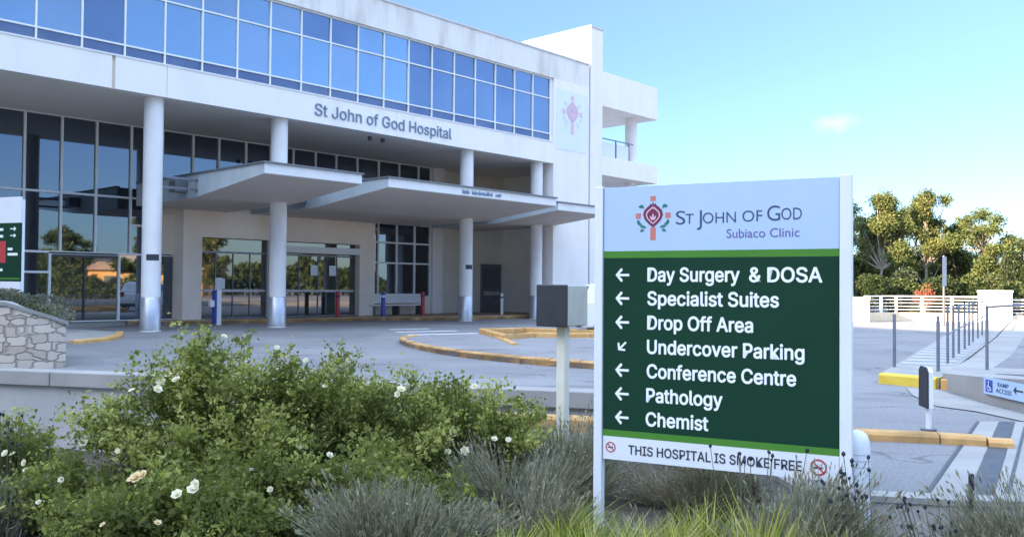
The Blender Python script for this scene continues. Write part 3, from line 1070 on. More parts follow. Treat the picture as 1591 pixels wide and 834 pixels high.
# ================================================================= BIG DIRECTIONAL SIGN
sg = thing('directional_sign', 'large green and white hospital direction sign on two white posts', 'sign', (.6636, 6.2, 0), R(-26.8))
SWD = 1.575
part('post', 'sign_white', lambda b: b.box(-.068, -.006, -.035, .035, -.6, 2.115), parent=sg, bevel=.006)
part('post', 'sign_white', lambda b: b.box(SWD + .004, SWD + .078, -.04, .04, -.6, 2.12), parent=sg, bevel=.006)
hp = part('header_panel', 'sign_header', lambda b: b.box(0, SWD, -.02, .02, 1.655, 2.108), parent=sg)
gp_ = part('direction_panel', 'sign_green', lambda b: b.box(0, SWD, -.02, .02, .398, 1.607), parent=sg)
part('stripe', 'sign_lime', lambda b: b.box(0, SWD, -.0205, .02, 1.607, 1.655), parent=sg)
part('stripe', 'sign_lime', lambda b: b.box(0, SWD, -.0205, .02, .352, .398), parent=sg)
bp = part('notice_panel', 'sign_white', lambda b: b.box(0, SWD, -.02, .02, .19, .352), parent=sg)
part('backing_rail', 'steel_grey', lambda b: (b.box(-.004, SWD + .002, .021, .05, 1.9, 1.95), b.box(-.004, SWD + .002, .021, .05, .5, .55)), parent=sg)
part('post_shadow_strip', 'steel_grey', lambda b: b.box(-.006, 0, -.015, .02, .19, 2.108), parent=sg)
TY = -.0205
for runs in ([('S', .522, 1.833, .066, .092), ('T', .588, 1.834, .058, .070)], [('J', .668, 1.826, .034, .10), ('OHN', .708, 1.836, .222, .072)],
             [('OF', .972, 1.840, .130, .073)], [('G', 1.132, 1.842, .083, .098), ('OD', 1.222, 1.846, .128, .076)]):
    letter_runs(runs, TY, 'letter_navy', hp, bold=-.004)
lettering('Subiaco Clinic', .868, 1.735, .468, .058, TY, 'letter_purple', hp, bold=.002)
emblem(hp, .36, 1.882, .305, TY, ('salmon', 'maroon', 'pink_pale', 'leaf_teal'), .0015)
rows = [('Day Surgery', .325, 1.444, .628, 0), ('Specialist Suites', .325, 1.280, .88, 0), ('Drop Off Area', .325, 1.112, .716, 0), ('Undercover Parking', .324, .945, 1.04, 1),
        ('Conference Centre', .323, .777, .99, 0), ('Pathology', .320, .611, .522, 0), ('Chemist', .317, .446, .43, 0)]
for txt, x0, z0, wd, diag in rows:
    lettering(txt, x0, z0, wd, .092, TY, 'letter_white', gp_, bold=.018, font=GROT)
    if txt == 'Day Surgery':
        lettering('& DOSA', 1.02, z0, .452, .092, TY, 'letter_white', gp_, bold=.018, font=GROT)
    b = MB()
    cx, cz = .139, z0 + .043
    A = R(45) if diag else 0
    def rot(p):
        return (cx + p[0] * math.cos(A) - p[1] * math.sin(A), cz + p[0] * math.sin(A) + p[1] * math.cos(A))
    s = .8 if diag else 1.0
    b.prism([rot((x * s, z * s)) for x, z in ((-.05, -.0), (-.038, -.0085), (.05, -.0085), (.05, .0085), (-.038, .0085))], TY - .0015, TY, 'y')
    for sgn in (-1, 1):
        b.prism([rot((x * s, z * s * sgn)) for x, z in ((-.051, 0), (-.04, .0005 - .011), (.002, .034), (-.003, .047), (-.012, .0465))], TY - .0018 - .0003 * sgn, TY, 'y')
    b.build('arrow', 'letter_white', gp_)
lettering('THIS HOSPITAL IS SMOKE FREE', .19, .238, 1.16, .062, TY, 'letter_black', bp, bold=.012, font=GROT)
def no_smoking(cx, cz, r):
    b = MB()
    n = 28
    vs_, fs_ = [], []
    for i in range(n):
        a = 2 * math.pi * i / n
        vs_ += [(cx + r * math.cos(a), TY - .002, cz + r * math.sin(a)), (cx + r * .8 * math.cos(a), TY - .002, cz + r * .8 * math.sin(a))]
    for i in range(n):
        j = (i + 1) % n
        fs_.append((2 * i, 2 * j, 2 * j + 1, 2 * i + 1))
    b.add(vs_, fs_)
    a = R(-45)
    q = [(-.85 * r, -.09 * r), (.85 * r, -.09 * r), (.85 * r, .09 * r), (-.85 * r, .09 * r)]
    b.add([(cx + x * math.cos(a) - z * math.sin(a), TY - .0024, cz + x * math.sin(a) + z * math.cos(a)) for x, z in q], [(0, 1, 2, 3)])
    b.build('no_smoking_ring', 'red_paint', bp)
    c = MB()
    c.box(cx - r * .55, cx + r * .35, TY - .001, TY, cz - r * .18, cz + r * .05)
    c.box(cx + r * .4, cx + r * .52, TY - .001, TY, cz - r * .18, cz + r * .05)
    c.tube([(cx + r * .4, TY - .001, cz + .1 * r), (cx + r * .3, TY - .001, cz + .3 * r), (cx + r * .5, TY - .001, cz + .5 * r)], .002, 5)
    c.build('cigarette', 'letter_black', bp)
no_smoking(.058, .276, .037)
no_smoking(1.452, .272, .052)

# ================================================================= LETTER BOX ON A POST
mb_ = thing('post_box', 'charcoal and beige metal box on a cream post left of the big sign', 'post box', (.475, 8.0, 0), R(-35))
part('post', 'post_cream', lambda b: b.box(-.045, .045, -.045, .045, -1.3, 1.035), parent=mb_, bevel=.008)
part('box_front', 'box_charcoal', lambda b: b.box(-.17, .15, -.20, -.16, 1.04, 1.42), parent=mb_, bevel=.01)
part('box_body', 'box_beige', lambda b: b.box(-.165, .145, -.16, .20, 1.045, 1.415), parent=mb_, bevel=.01)

# ================================================================= SMALL POSTS RIGHT
wb = thing('bollard', 'white plastic round topped bollard right behind the big sign post', 'bollard', (2.23, 5.62, 0))
r_ = .082
MB().lathe([(r_, -.6), (r_, .36), (r_ * .96, .42), (r_ * .8, .462), (r_ * .5, .486), (.004, .497)], n=28).build('post', 'sign_white', wb, smooth=True)
for z in (.27, .31, .35):
    MB().lathe([(r_ + .001, z - .006), (r_ + .003, z), (r_ + .001, z + .006)], n=28).build('groove_band', 'canopy_side', wb, smooth=True)

ts = thing('keep_left_sign', 'small dark sign plate on a white post on the orange kerb strip', 'sign', (3.92, 8.18, .08), R(-99))
MB().lathe([(.026, 0), (.026, .3)], n=14).build('post', 'sign_white', ts, smooth=True)
MB().lathe([(.07, 0), (.07, .02)], n=14).build('base_plate', 'steel_dark', ts)
part('plate', 'box_charcoal', lambda b: b.prism([(-.13, .22), (.13, .22), (.13, .56), (.08, .60), (-.08, .60), (-.13, .56)], -.05, -.036, 'y'), parent=ts)
part('plate_face', 'sign_white', lambda b: b.prism([(-.125, .225), (.125, .225), (.125, .555), (.08, .595), (-.08, .595), (-.125, .555)], -.0355, .005, 'y'), parent=ts)

dp = tag(MB().box(-.014, .014, -.014, .014, -.6, .20).build('marker_post', 'box_charcoal', bevel=.004), 'short dark marker post at the edge of the paving', 'post')
dp.location = (3.02, 5.72, 0)

# ramp sign
rsn = thing('ramp_sign', 'white ramp access sign with blue wheelchair symbol on the low wall', 'sign', (5.905, 10.86, .12), math.atan2(-1.9, -.03))
pl_ = part('plate', 'sign_header', lambda b: b.box(0, .98, -.012, .0, .0, .205), parent=rsn)
sy = part('symbol_panel', 'blue_paint', lambda b: b.box(.045, .205, -.0145, -.0122, .028, .178), parent=pl_)
def wheelchair(b):
    y = -.016
    cx, cz = .118, .078
    n = 16
    for i in range(n):
        a0, a1 = R(100 + 250 * i / n), R(100 + 250 * (i + 1) / n)
        b.add([(cx + r * math.cos(a), y, cz + r * math.sin(a)) for a in (a0, a1) for r in (.036, .027)][0:4], [(0, 1, 3, 2)])
    b.box(.105, .125, y - .0005, y, .14, .16)
    b.box(.110, .120, y - .0005, y, .085, .136)
    b.box(.120, .158, y - .0005, y, .085, .094)
    b.prism([(.15, .085), (.16, .088), (.180, .05), (.171, .046)], y - .0007, y, 'y')
wch = MB()
wheelchair(wch)
wch.build('wheelchair_symbol', 'letter_white', sy)
letter_runs([('RAMP', .32, .118, .24, .05), ('ACCESS', .28, .045, .34, .05)], -.0125, 'letter_navy', pl_, bold=.012)
ar = MB()
ar.box(.70, .86, -.014, -.0122, .105, .125)
ar.prism([(.66, .115), (.72, .165), (.72, .065)], -.0143, -.0122, 'y')
ar.build('arrow', 'letter_black', pl_)

# railings on the ramp
def railing(label, posts, zs, rails, m='steel_dark', r=.022, h=.98, name='handrail', cat='railing'):
    t = thing(name, label, cat, (posts[0][0], posts[0][1], 0))
    ox, oy = posts[0]
    for (x, y), z in zip(posts, zs):
        MB().tube([(x - ox, y - oy, z), (x - ox, y - oy, z + h)], r, 10).build('post', m, t, smooth=True)
    for q in rails:
        MB().tube([(x - ox, y - oy, z + q) for (x, y), z in zip(posts, zs)], r * .7, 8).build('rail', m, t, smooth=True)
    return t
row = [(7.46, 14.88), (8.18, 16.11), (8.89, 17.29), (9.72, 18.66), (10.44, 19.85), (11.24, 21.19), (12.18, 22.72), (13.2, 24.4), (14.3, 26.2), (15.4, 28.0), (16.6, 30.0)]
railing('long row of dark steel posts between the footpath and the ramp', row, [.14] * len(row), [.93, .5], 'steel_grey')
railing('short dark railing nearest the ramp sign', [(7.05, 12.9), (7.0, 11.1), (7.05, 9.4)], [.22, .32, .42], [.93], 'steel_grey', h=.95)
for x, y, lb in ((6.25, 14.2, 'single slim dark pole at the tip of the yellow kerb'), (6.62, 13.5, 'slim dark pole at the corner of the footpath beside the orange block')):
    o = tag(MB().tube([(0, 0, 0), (0, 0, .86)], .025, 10).build('slim_pole', 'steel_grey', smooth=True), lb, 'pole', 'slim poles at the end of the footpath')
    o.location = (x, y, .14)

# far boundary fence
def boundary(label, pts, plinth_h, h, m_pl, n_rails=5):
    t = thing('boundary_fence', label, 'fence', (pts[0][0], pts[0][1], 0))
    ox, oy = pts[0]
    Q = [(x - ox, y - oy) for x, y in pts]
    for a, c in zip(Q[:-1], Q[1:]):
        d = Vector((c[0] - a[0], c[1] - a[1], 0)).normalized()
        nn = Vector((-d.y, d.x, 0)) * .12
        MB().prism([(a[0] - nn.x, a[1] - nn.y), (c[0] - nn.x, c[1] - nn.y), (c[0] + nn.x, c[1] + nn.y), (a[0] + nn.x, a[1] + nn.y)], 0, plinth_h).build('plinth', m_pl, t)
    for x, y in Q:
        MB().box(x - .045, x + .045, y - .045, y + .045, plinth_h, h).build('post', 'frame_white', t)
    for i in range(n_rails):
        z = plinth_h + (h - plinth_h) * (i + 1) / n_rails - .02
        MB().tube([(x, y, z) for x, y in Q], (.02 if i < n_rails - 1 else .034), 6).build('rail', 'frame_white', t)
    return t
boundary('cream plinth fence with white horizontal rails below the trees', [(15.3, 37.6), (16.4, 38.6), (17.2, 38.9), (18.4, 39.0), (19.6, 38.7), (20.7, 38.1)], .38, 1.12, 'render_cream')
boundary('short white railed fence right of the white gate pillar', [(21.72, 38.05), (23.2, 38.2), (24.8, 38.4), (27, 38.6)], .3, 1.0, 'render_cream')
gpil = thing('gate_pillar', 'square white rendered gate pillar at the end of the far fence', 'pillar', (21.13, 38.0, 0), R(12))
MB().box(-.52, .52, -.4, .4, 0, 1.3).build('shaft', 'render_white', gpil)
MB().box(-.55, .55, -.43, .43, 1.303, 1.40).build('cap', 'render_white', gpil, bevel=.01)
MB().box(.1, .3, -.415, -.402, .35, 1.0).build('slot', 'wall_beige', gpil)
gp2 = thing('fence_pillar', 'low cream pillar at the left end of the far fence', 'pillar', (14.95, 37.4, 0), R(10))
MB().box(-.3, .3, -.3, .3, 0, 1.0).build('shaft', 'render_cream', gp2)
MB().box(-.33, .33, -.33, .33, 1.003, 1.07).build('cap', 'render_cream', gp2)

lp = thing('sign_pole', 'thin blue grey pole with a narrow plate before the far trees', 'pole', (17.0, 34.2, 0))
MB().tube([(0, 0, 0), (0, 0, 2.75)], [.05, .04], 10).build('pole', 'steel_dark', lp, smooth=True)
MB().box(-.08, .08, -.06, -.045, 1.55, 2.7).build('plate', 'pole_blue', lp)

# ================================================================= LEFT SIGN AND STONE PLANTER
ls = thing('directional_sign', 'green and white sign with a red square above the stone planter', 'sign', (-10.76, 17.2, 0), R(-22))
for x in (.03, 1.42):
    MB().box(x - .03, x + .03, .012, .07, 0, 3.0).build('post', 'sign_white', ls)
l1 = part('header_panel', 'sign_white', lambda b: b.box(0, 1.45, -.02, .01, 2.55, 3.05), parent=ls)
l2 = part('direction_panel', 'sign_green', lambda b: b.box(0, 1.45, -.02, .01, 1.42, 2.55), parent=ls)
l3 = part('notice_panel', 'sign_white', lambda b: b.box(0, 1.45, -.02, .01, 1.27, 1.42), parent=ls)
part('emergency_panel', 'red_paint', lambda b: b.box(.25, 1.06, -.024, -.0205, 1.78, 2.2), parent=l2, bevel=.01)
part('stripe', 'sign_lime', lambda b: b.box(0, 1.45, -.023, -.0205, 1.46, 1.49), parent=l2)
for z in (2.40, 2.27, 1.62):
    part('text_bar', 'letter_white', lambda b: (b.box(.12, .98, -.0225, -.0205, z, z + .05)), parent=l2)
for z in (2.41, 2.28):
    part('arrow', 'letter_white', lambda b: (b.box(1.17, 1.30, -.0222, -.0205, z + .015, z + .035), b.prism([(1.27, z - .02), (1.33, z + .025), (1.27, z + .07)], -.0226, -.0205, 'y')), parent=l2)
for z, k0, k1 in ((2.02, 1.11, 1.24), (1.92, 1.11, 1.38)):
    part('text_bar', 'letter_white', lambda b: b.box(k0, k1, -.0225, -.0205, z, z + .05), parent=l2)

pw = thing('stone_planter', 'curved rubble stone planter wall with pale sloping coping at far left', 'planter', (-7.45, 14.6, 0))
arc = [(-1.3, 2.0), (-.55, .8), (-.02, .0), (-.06, -.25), (-.35, -.52), (-.8, -.70), (-2, -.9), (-4.5, -1.1)]
arc = smooth_pts(arc, 5)
n = len(arc)
acc = [0]
for i in range(1, n):
    acc.append(acc[-1] + math.dist(arc[i], arc[i - 1]))
def topz(s):
    return .68 + .36 * min(1, max(0, (s - 2.45) / 1.0)) ** .9
wl = MB()
cpg = MB()
vs_, cv = [], []
for i, (x, y) in enumerate(arc):
    a, c = arc[max(i - 1, 0)], arc[min(i + 1, n - 1)]
    d = Vector((c[0] - a[0], c[1] - a[1], 0)).normalized()
    nn = Vector((-d.y, d.x, 0))       # outward is to the right of travel
    if i == 0:
        sgn = 1
    ins = Vector((d.y, -d.x, 0)) * .35
    z = topz(acc[i])
    vs_ += [(x, y, -.2), (x, y, z), (x + ins.x, y + ins.y, z), (x + ins.x, y + ins.y, -.2)]
    e = Vector((d.y, -d.x, 0))
    o0, o1 = -.03, .38
    cv += [(x + e.x * o0, y + e.y * o0, z + .003), (x + e.x * o0, y + e.y * o0, z + .065), (x + e.x * o1, y + e.y * o1, z + .065), (x + e.x * o1, y + e.y * o1, z + .003)]
fs_ = []
for i in range(n - 1):
    for q in range(4):
        fs_.append((4 * i + q, 4 * (i + 1) + q, 4 * (i + 1) + (q + 1) % 4, 4 * i + (q + 1) % 4))
fs_ += [(0, 1, 2, 3), tuple(4 * (n - 1) + q for q in (3, 2, 1, 0))]
wl.add(vs_, fs_)
cpg.add(cv, fs_)
wl.build('wall', 'rubble_stone', pw)
cpg.build('coping', 'concrete_pale', pw)
fill_poly('planter_soil', [(x - .25, y + .15) for x, y in arc] + [(-4.7, 2.3)], .55, 'bed_soil', kind=None, parent=pw)

# ================================================================= CAR
def make_car():
    t = thing('parked_car', 'white hatchback parked behind the big green sign', 'car', (1.85, 24.2, 0), R(3))
    prof = [(.02, .42), (.0, .62), (.05, .95), (.28, 1.02), (3.05, .98), (3.75, .86), (4.05, .70), (4.1, .40), (3.95, .24), (.12, .26)]
    roof = [(.16, 1.0), (.36, 1.46), (.75, 1.53), (1.9, 1.52), (2.35, 1.40), (3.1, .985)]
    b = MB()
    b.prism(prof, 0, 1.72, 'y')
    b.build('body', 'car_white', t, bevel=.06)
    g = MB()
    n = len(roof)
    lo, hi = [], []
    for x, z in roof:
        ins = .05 + .16 * (z - 1.0) / .5
        lo.append((x, ins, z))
        hi.append((x, 1.72 - ins, z))
    g.add(lo + hi, [tuple(range(n))[::1], tuple(range(2 * n - 1, n - 1, -1))] + [(i, n + i, n + (i + 1) % n, (i + 1) % n) for i in range(n)])
    g.build('cabin', 'car_white', t, bevel=.03)
    MB().add([(.20, .22, 1.10), (.20, 1.50, 1.10), (.325, 1.44, 1.42), (.325, .28, 1.42)], [(0, 3, 2, 1)]).build('rear_window', 'glass_dark', t)
    for yy, s in ((.0, 1), (1.72, -1)):
        w = MB()
        w.add([(.5, yy + s * .065, 1.06), (1.45, yy + s * .065, 1.06), (1.45, yy + s * .185, 1.44), (.62, yy + s * .185, 1.44)], [(0, 1, 2, 3)])
        w.build('side_window', 'glass_dark', t)
        w = MB()
        w.add([(1.52, yy + s * .065, 1.06), (2.75, yy + s * .065, 1.04), (2.2, yy + s * .175, 1.41), (1.52, yy + s * .185, 1.44)], [(0, 1, 2, 3)])
        w.build('side_window', 'glass_dark', t)
    for x in (.75, 3.3):
        for yy in (-.01, 1.53):
            wb_ = MB()
            pts = [(x + .31 * math.cos(2 * math.pi * i / 24), .31 + .31 * math.sin(2 * math.pi * i / 24)) for i in range(24)]
            wb_.prism(pts, yy, yy + .2, 'y')
            wh = wb_.build('wheel', 'rubber', t, bevel=.02)
            pts = [(x + .19 * math.cos(2 * math.pi * i / 20), .31 + .19 * math.sin(2 * math.pi * i / 20)) for i in range(20)]
            MB().prism(pts, yy - .008, yy + .208, 'y').build('rim', 'steel_clad', wh)
    for yy in (.08, 1.42):
        MB().box(-.012, .06, yy, yy + .22, .78, 1.0).build('tail_light', 'lens_red', t)
    MB().box(-.03, .1, .02, 1.70, .28, .42).build('bumper', 'frame_dark', t, bevel=.03)
make_car()

# ================================================================= VEGETATION
def leaf_quads(C, N, size, aspect=.55, fold=.15):
    """C centres (n,3); N growth directions (n,3); returns verts, faces of rhombic leaves"""
    n = len(C)
    d = N / (np.linalg.norm(N, axis=1, keepdims=True) + 1e-9)
    r = rng.normal(size=(n, 3))
    s = np.cross(d, r)
    s /= (np.linalg.norm(s, axis=1, keepdims=True) + 1e-9)
    up = np.cross(s, d)
    L_ = (size * rng.uniform(.6, 1.3, n))[:, None]
    w = L_ * aspect * .5
    base = C - d * L_ * .5
    tip = C + d * L_ * .5 - up * L_ * fold
    mid = C + d * L_ * .05
    V = np.stack([base, mid + s * w, tip, mid - s * w], 1).reshape(-1, 3)
    Fq = np.arange(4 * n).reshape(-1, 4)
    return V, Fq

def blades(base, tip, width, seg=3, droop=.1, side=None):
    """tapering curved blades from base to tip (n,3)"""
    n = len(base)
    d = tip - base
    L_ = np.linalg.norm(d, axis=1, keepdims=True)
    az = rng.uniform(0, 2 * np.pi, n)
    s = np.stack([np.cos(az), np.sin(az), np.zeros(n)], 1)
    h = d.copy()
    h[:, 2] = 0
    V = []
    for i in range(seg + 1):
        t = i / seg
        c = base + d * t + h * (t * t - t) * .6 + np.array([0, 0, 1]) * L_ * droop * (t - t * t) * 1.5
        w = (width * (1 - t ** 1.5) + .0006)[:, None] if hasattr(width, '__len__') else width * (1 - t ** 1.5) + .0006
        V += [c - s * w, c + s * w]
    V = np.stack(V, 1)                      # n, 2(seg+1), 3
    k = 2 * (seg + 1)
    base_i = (np.arange(n) * k)[:, None, None]
    q = np.array([[2 * i, 2 * i + 1, 2 * i + 3, 2 * i + 2] for i in range(seg)])[None]
    return V.reshape(-1, 3), (base_i + q).reshape(-1, 4), np.repeat(np.arange(n), seg)

def rose_bush(label, x, y, zb, rx, ry, h, n_cane, leaves, flowers, seed, shoots=(), tone=0.0):
    global rng
    rng = np.random.default_rng(seed)
    t = thing('rose_bush', label, 'bush', (x, y, zb), 0, 'rose bushes in front of the retaining wall')
    canes = MB()
    C, N = [], []
    per = leaves // n_cane
    for i in range(n_cane):
        a = rng.uniform(0, 2 * np.pi)
        rr = math.sqrt(rng.uniform(.02, 1))
        ex, ey = rx * rr * math.cos(a), ry * rr * math.sin(a)
        ez = h * (math.sqrt(max(0.05, 1 - .75 * rr * rr))) * rng.uniform(.66, 1.08)
        if i < len(shoots):
            ex, ey, ez = shoots[i]
        bx, by = ex * .25 + rng.normal(0, .05), ey * .25 + rng.normal(0, .05)
        pts = []
        for q in range(7):
            s = q / 6
            pts.append((bx + (ex - bx) * s ** 1.4, by + (ey - by) * s ** 1.4, ez * (s ** .8) + .06 * math.sin(s * 3 + i)))
        canes.tube(pts, list(np.linspace(.009, .003, 7)), 5)
        P = np.array(pts)
        # side twigs carry clusters of leaflets
        nt_ = 20
        for q in range(nt_):
            s = rng.beta(2.2, 1.2)
            u_ = s * 6
            k = min(int(u_), 5)
            p0 = P[k] + (P[k + 1] - P[k]) * (u_ - k)
            dr = rng.normal(size=3)
            dr[2] = abs(dr[2]) * .6 + .1
            dr /= np.linalg.norm(dr)
            ln = rng.uniform(.08, .30)
            p1 = p0 + dr * ln
            m_ = max(3, per // nt_)
            tt = rng.uniform(.1, 1.05, m_)[:, None]
            C.append(p0 + (p1 - p0) * tt + rng.normal(0, .028, (m_, 3)))
            N.append(np.tile(dr, (m_, 1)) * .5 + rng.normal(0, .6, (m_, 3)) + np.array([0, 0, .1]))
    canes.build('stem', 'cane', t)
    C, N = np.concatenate(C), np.concatenate(N)
    V, Fq = leaf_quads(C, N, .037 * rng.choice((.7, 1.0, 1.45), len(C), p=(.4, .4, .2)), .62)
    # clump colour: young bright leaves by shoot, old dark ones
    clump = np.sin(C[:, 0] * 7 + seed) * np.cos(C[:, 2] * 8 + 1.3 * seed) + np.sin(C[:, 1] * 9) * .6 + rng.normal(0, .75, len(C)) + tone
    mi = np.where(clump > .85, 2, np.where(clump > -.35, 1, 0))
    np_mesh('foliage', V, Fq, ['rose_dark', 'rose_mid', 'rose_light'], mi, t)
    # flowers: one mesh with layered petals, then copies
    fm = None
    for (fx, fy, fz, sc, cream) in flowers:
        if fm is None:
            b = MB()
            for ring_, (n_p, r0, tilt) in enumerate(((6, .045, 20), (5, .034, 48), (4, .022, 70))):
                for q in range(n_p):
                    a = 2 * math.pi * q / n_p + ring_ * .5
                    ca, sa = math.cos(a), math.sin(a)
                    ct, st = math.cos(R(tilt)), math.sin(R(tilt))
                    w_ = r0 * .62
                    pt = lambda l, s_: (ca * l * ct - sa * s_, sa * l * ct + ca * s_, l * st)
                    b.add([pt(.002, 0), pt(r0 * .6, w_), pt(r0 * 1.05, 0), pt(r0 * .6, -w_)], [(0, 1, 2, 3)])
            fm = b.build('flower', 'petal', t)
            o_ = fm
        else:
            o_ = fm.copy()
            COL.objects.link(o_)
        o_.location = (fx, fy, fz)
        o_.rotation_euler = (R(rng.uniform(20, 75)), rng.uniform(-.5, .5), rng.uniform(-.6, .6))
        sc *= .68
        o_.scale = (sc, sc, sc)
        if cream:
            o_['label'] = 'faded cream rose'
            if o_ is fm:
                fm.data.materials[0] = MATS['petal_cream']
            else:
                o_.data = fm.data.copy()
                o_.data.materials[0] = MATS['petal_cream']
    return t

def px(X, Y, d):
    """world point seen at picture point (X, Y) at depth d: used only to look up planting positions"""
    v = fw + rt * ((X - 795.5) / F) - upv * ((Y - 417.0) / F)
    return Vector((0, 0, 1.4)) + v * d

def fl(bx, by, bz, lst, seed):
    r_ = random.Random(seed)
    out = []
    for (X, Y, d, sc, cr) in lst:
        p_ = px(X, Y, d)
        out.append((p_.x - bx, p_.y - by, p_.z - bz, sc, cr))
    return out

B1 = (-2.35, 7.0, -.42)
f1 = [(205, 607, 6.5, 1.0, 0), (250, 592, 6.5, 1.3, 0), (262, 583, 6.6, 1.0, 0), (274, 590, 6.5, 1.2, 0), (245, 605, 6.4, 1.2, 0), (280, 580, 6.6, .9, 0), (130, 687, 6.4, 1.2, 0), (212, 742, 5.25, 1.4, 1), (222, 738, 5.25, 1.2, 1), (205, 745, 5.25, 1.1, 1),
      (275, 768, 5.2, 1.2, 0), (300, 760, 5.2, 1.3, 0), (304, 752, 5.2, 1.1, 0), (348, 523, 7.2, 1.0, 0), (160, 770, 6.1, .8, 0), (183, 700, 6.2, .7, 0), (430, 575, 6.8, .8, 0)]
rose_bush('largest white flowered rose bush at left of centre with a tall shoot', *B1, 1.12, .75, 1.32, 64, 36000, fl(*B1, f1, 1), 11, shoots=((-.20, .1, 1.42), (-.28, .0, 1.36), (.12, .2, 1.40), (-.95, 0, .75)))
B2 = (-1.25, 7.3, -.45)
f2 = [(505, 600, 6.9, .8, 0), (623, 605, 6.9, 1.3, 0), (618, 612, 6.9, 1.0, 0), (512, 707, 6.5, 1.0, 0), (468, 695, 6.5, .8, 0), (540, 560, 7.2, .8, 0), (455, 585, 7.0, .8, 0), ]
rose_bush('white flowered rose bush in the middle of the hedge row', *B2, .9, .7, 1.22, 50, 30000, fl(*B2, f2, 2), 12)
B3 = (-.35, 7.7, -.5)
f3 = [(737, 600, 7.4, 1.0, 0), (703, 672, 7.0, 1.2, 0), (722, 700, 6.9, 1.3, 0), (696, 702, 6.9, 1.0, 0), (768, 682, 7.1, 1.0, 0), (790, 683, 7.1, .9, 0), ]
rose_bush('rose bush at the right end of the row nearest the sign', *B3, .82, .6, 1.08, 42, 24000, fl(*B3, f3, 3), 13)
B0 = (-3.95, 6.9, -.42)
f0 = [(20, 706, 6.5, 1.1, 0), (8, 704, 6.5, 1.0, 0), (38, 718, 6.4, .9, 0), (40, 730, 6.4, .8, 0)]
rose_bush('small sparse rose bush cut by the left edge', *B0, .42, .5, .75, 16, 6500, fl(*B0, f0, 4), 14, tone=-.5)
B6 = (-1.85, 7.15, -.43)
rose_bush('leafy rose bush filling the middle of the row between the two tallest', *B6, .85, .6, 1.22, 50, 30000, fl(*B6, [(385, 560, 7.0, .8, 0), (430, 540, 7.1, .8, 0), (475, 560, 7.1, .8, 0)], 7), 17)
B7 = (-2.15, 5.65, -.4)
rose_bush('low front rose bush at the bottom edge left of centre', *B7, .95, .4, .50, 34, 15000, fl(*B7, [(245, 812, 5.1, .8, 1), (160, 815, 5.2, .7, 0)], 8), 18, tone=-.9)
B5 = (-3.3, 6.4, -.42)
rose_bush('low spreading rose bush in the lower left corner', *B5, .55, .45, .46, 20, 7500, fl(*B5, [(60, 780, 6.0, .7, 0), (95, 745, 6.1, .8, 0)], 6), 16, tone=-.5)
B4 = (-1.35, 6.15, -.4)
rose_bush('low leafy rose bush in front of the tall ones', *B4, 1.3, .5, .62, 44, 20000, fl(*B4, [(33 + 300, 805, 5.9, .8, 0), (420, 760, 5.9, .8, 0), (390, 730, 6.0, .7, 0)], 5), 15, tone=-.7)

def lavender(label, x, y, zb, r, h, n, seed, mats=('lav_dark', 'lav_mid', 'lav_light', 'lav_brown'), p=(.18, .35, .32, .15), wdt=.006, lean=.5, name='lavender_bush', cat='shrub', group='grey lavender shrubs in the bed'):
    global rng
    rng = np.random.default_rng(seed)
    t = thing(name, label, cat, (x, y, zb), 0, group)
    nt_ = 7 if cat == 'shrub' else 4
    ta = rng.uniform(0, 2 * np.pi, nt_)
    tq = np.sqrt(rng.uniform(0, 1, nt_)) * r * .62
    tc_ = np.stack([tq * np.cos(ta), tq * np.sin(ta)], 1)
    th_ = h * rng.uniform(.55, 1.05, nt_)
    tl_ = rng.normal(0, .16, (nt_, 2)) * lean + tc_ * .35
    k = rng.choice(nt_, n, p=(lambda w_: w_ / w_.sum())(rng.uniform(.4, 1.2, nt_)))
    a = rng.uniform(0, 2 * np.pi, n)
    q = np.sqrt(rng.uniform(0, 1, n))
    rl = r * .5
    base = np.stack([tc_[k, 0] * .8 + rl * .4 * q * np.cos(a), tc_[k, 1] * .8 + rl * .4 * q * np.sin(a), np.zeros(n)], 1)
    hh = th_[k] * np.sqrt(1 - .5 * q * q) * rng.uniform(.35, 1.12, n)
    tip = np.stack([tc_[k, 0] + tl_[k, 0] + rl * q * np.cos(a) + rng.normal(0, .09, n) * lean, tc_[k, 1] + tl_[k, 1] + rl * q * np.sin(a) + rng.normal(0, .09, n) * lean, hh], 1)
    V, Fq, who = blades(base, tip, wdt * rng.uniform(.6, 1.3, n), 3)
    mi = rng.choice(len(mats), n, p=p)
    V2, F2, M2 = V, Fq, mi[who]
    if cat == 'shrub':                       # flower spikes at the tips, short leaves along the stalks
        pick = rng.uniform(size=n) < .35
        Cs, Ns = tip[pick], tip[pick] - base[pick]
        Vs, Fs = leaf_quads(np.repeat(Cs, 2, 0), np.repeat(Ns, 2, 0) + rng.normal(0, .02, (2 * len(Cs), 3)), .05, .26, 0)
        F2 = np.concatenate([F2, Fs + len(V2)])
        V2 = np.concatenate([V2, Vs])
        M2 = np.concatenate([M2, rng.choice(len(mats), 2 * len(Cs), p=(.1, .2, .4, .3))])
        m_ = n * 6
        idx = rng.integers(0, n, m_)
        s = rng.uniform(.25, 1, m_)[:, None]
        hvec = tip[idx] - base[idx]
        hz = hvec.copy()
        hz[:, 2] = 0
        C = base[idx] + hvec * s + hz * (s * s - s) * .6 + np.array([0, 0, .15]) * h * (s - s * s) + rng.normal(0, .012, (m_, 3))
        N = hvec / (np.linalg.norm(hvec, axis=1, keepdims=True) + 1e-6) + rng.normal(0, .45, (m_, 3))
        Vl, Fl = leaf_quads(C, N, .035, .22, .05)
        F2 = np.concatenate([F2, Fl + len(V2)])
        V2 = np.concatenate([V2, Vl])
        M2 = np.concatenate([M2, mi[idx]])
    np_mesh('foliage', V2, F2, list(mats), M2, t)
    return t

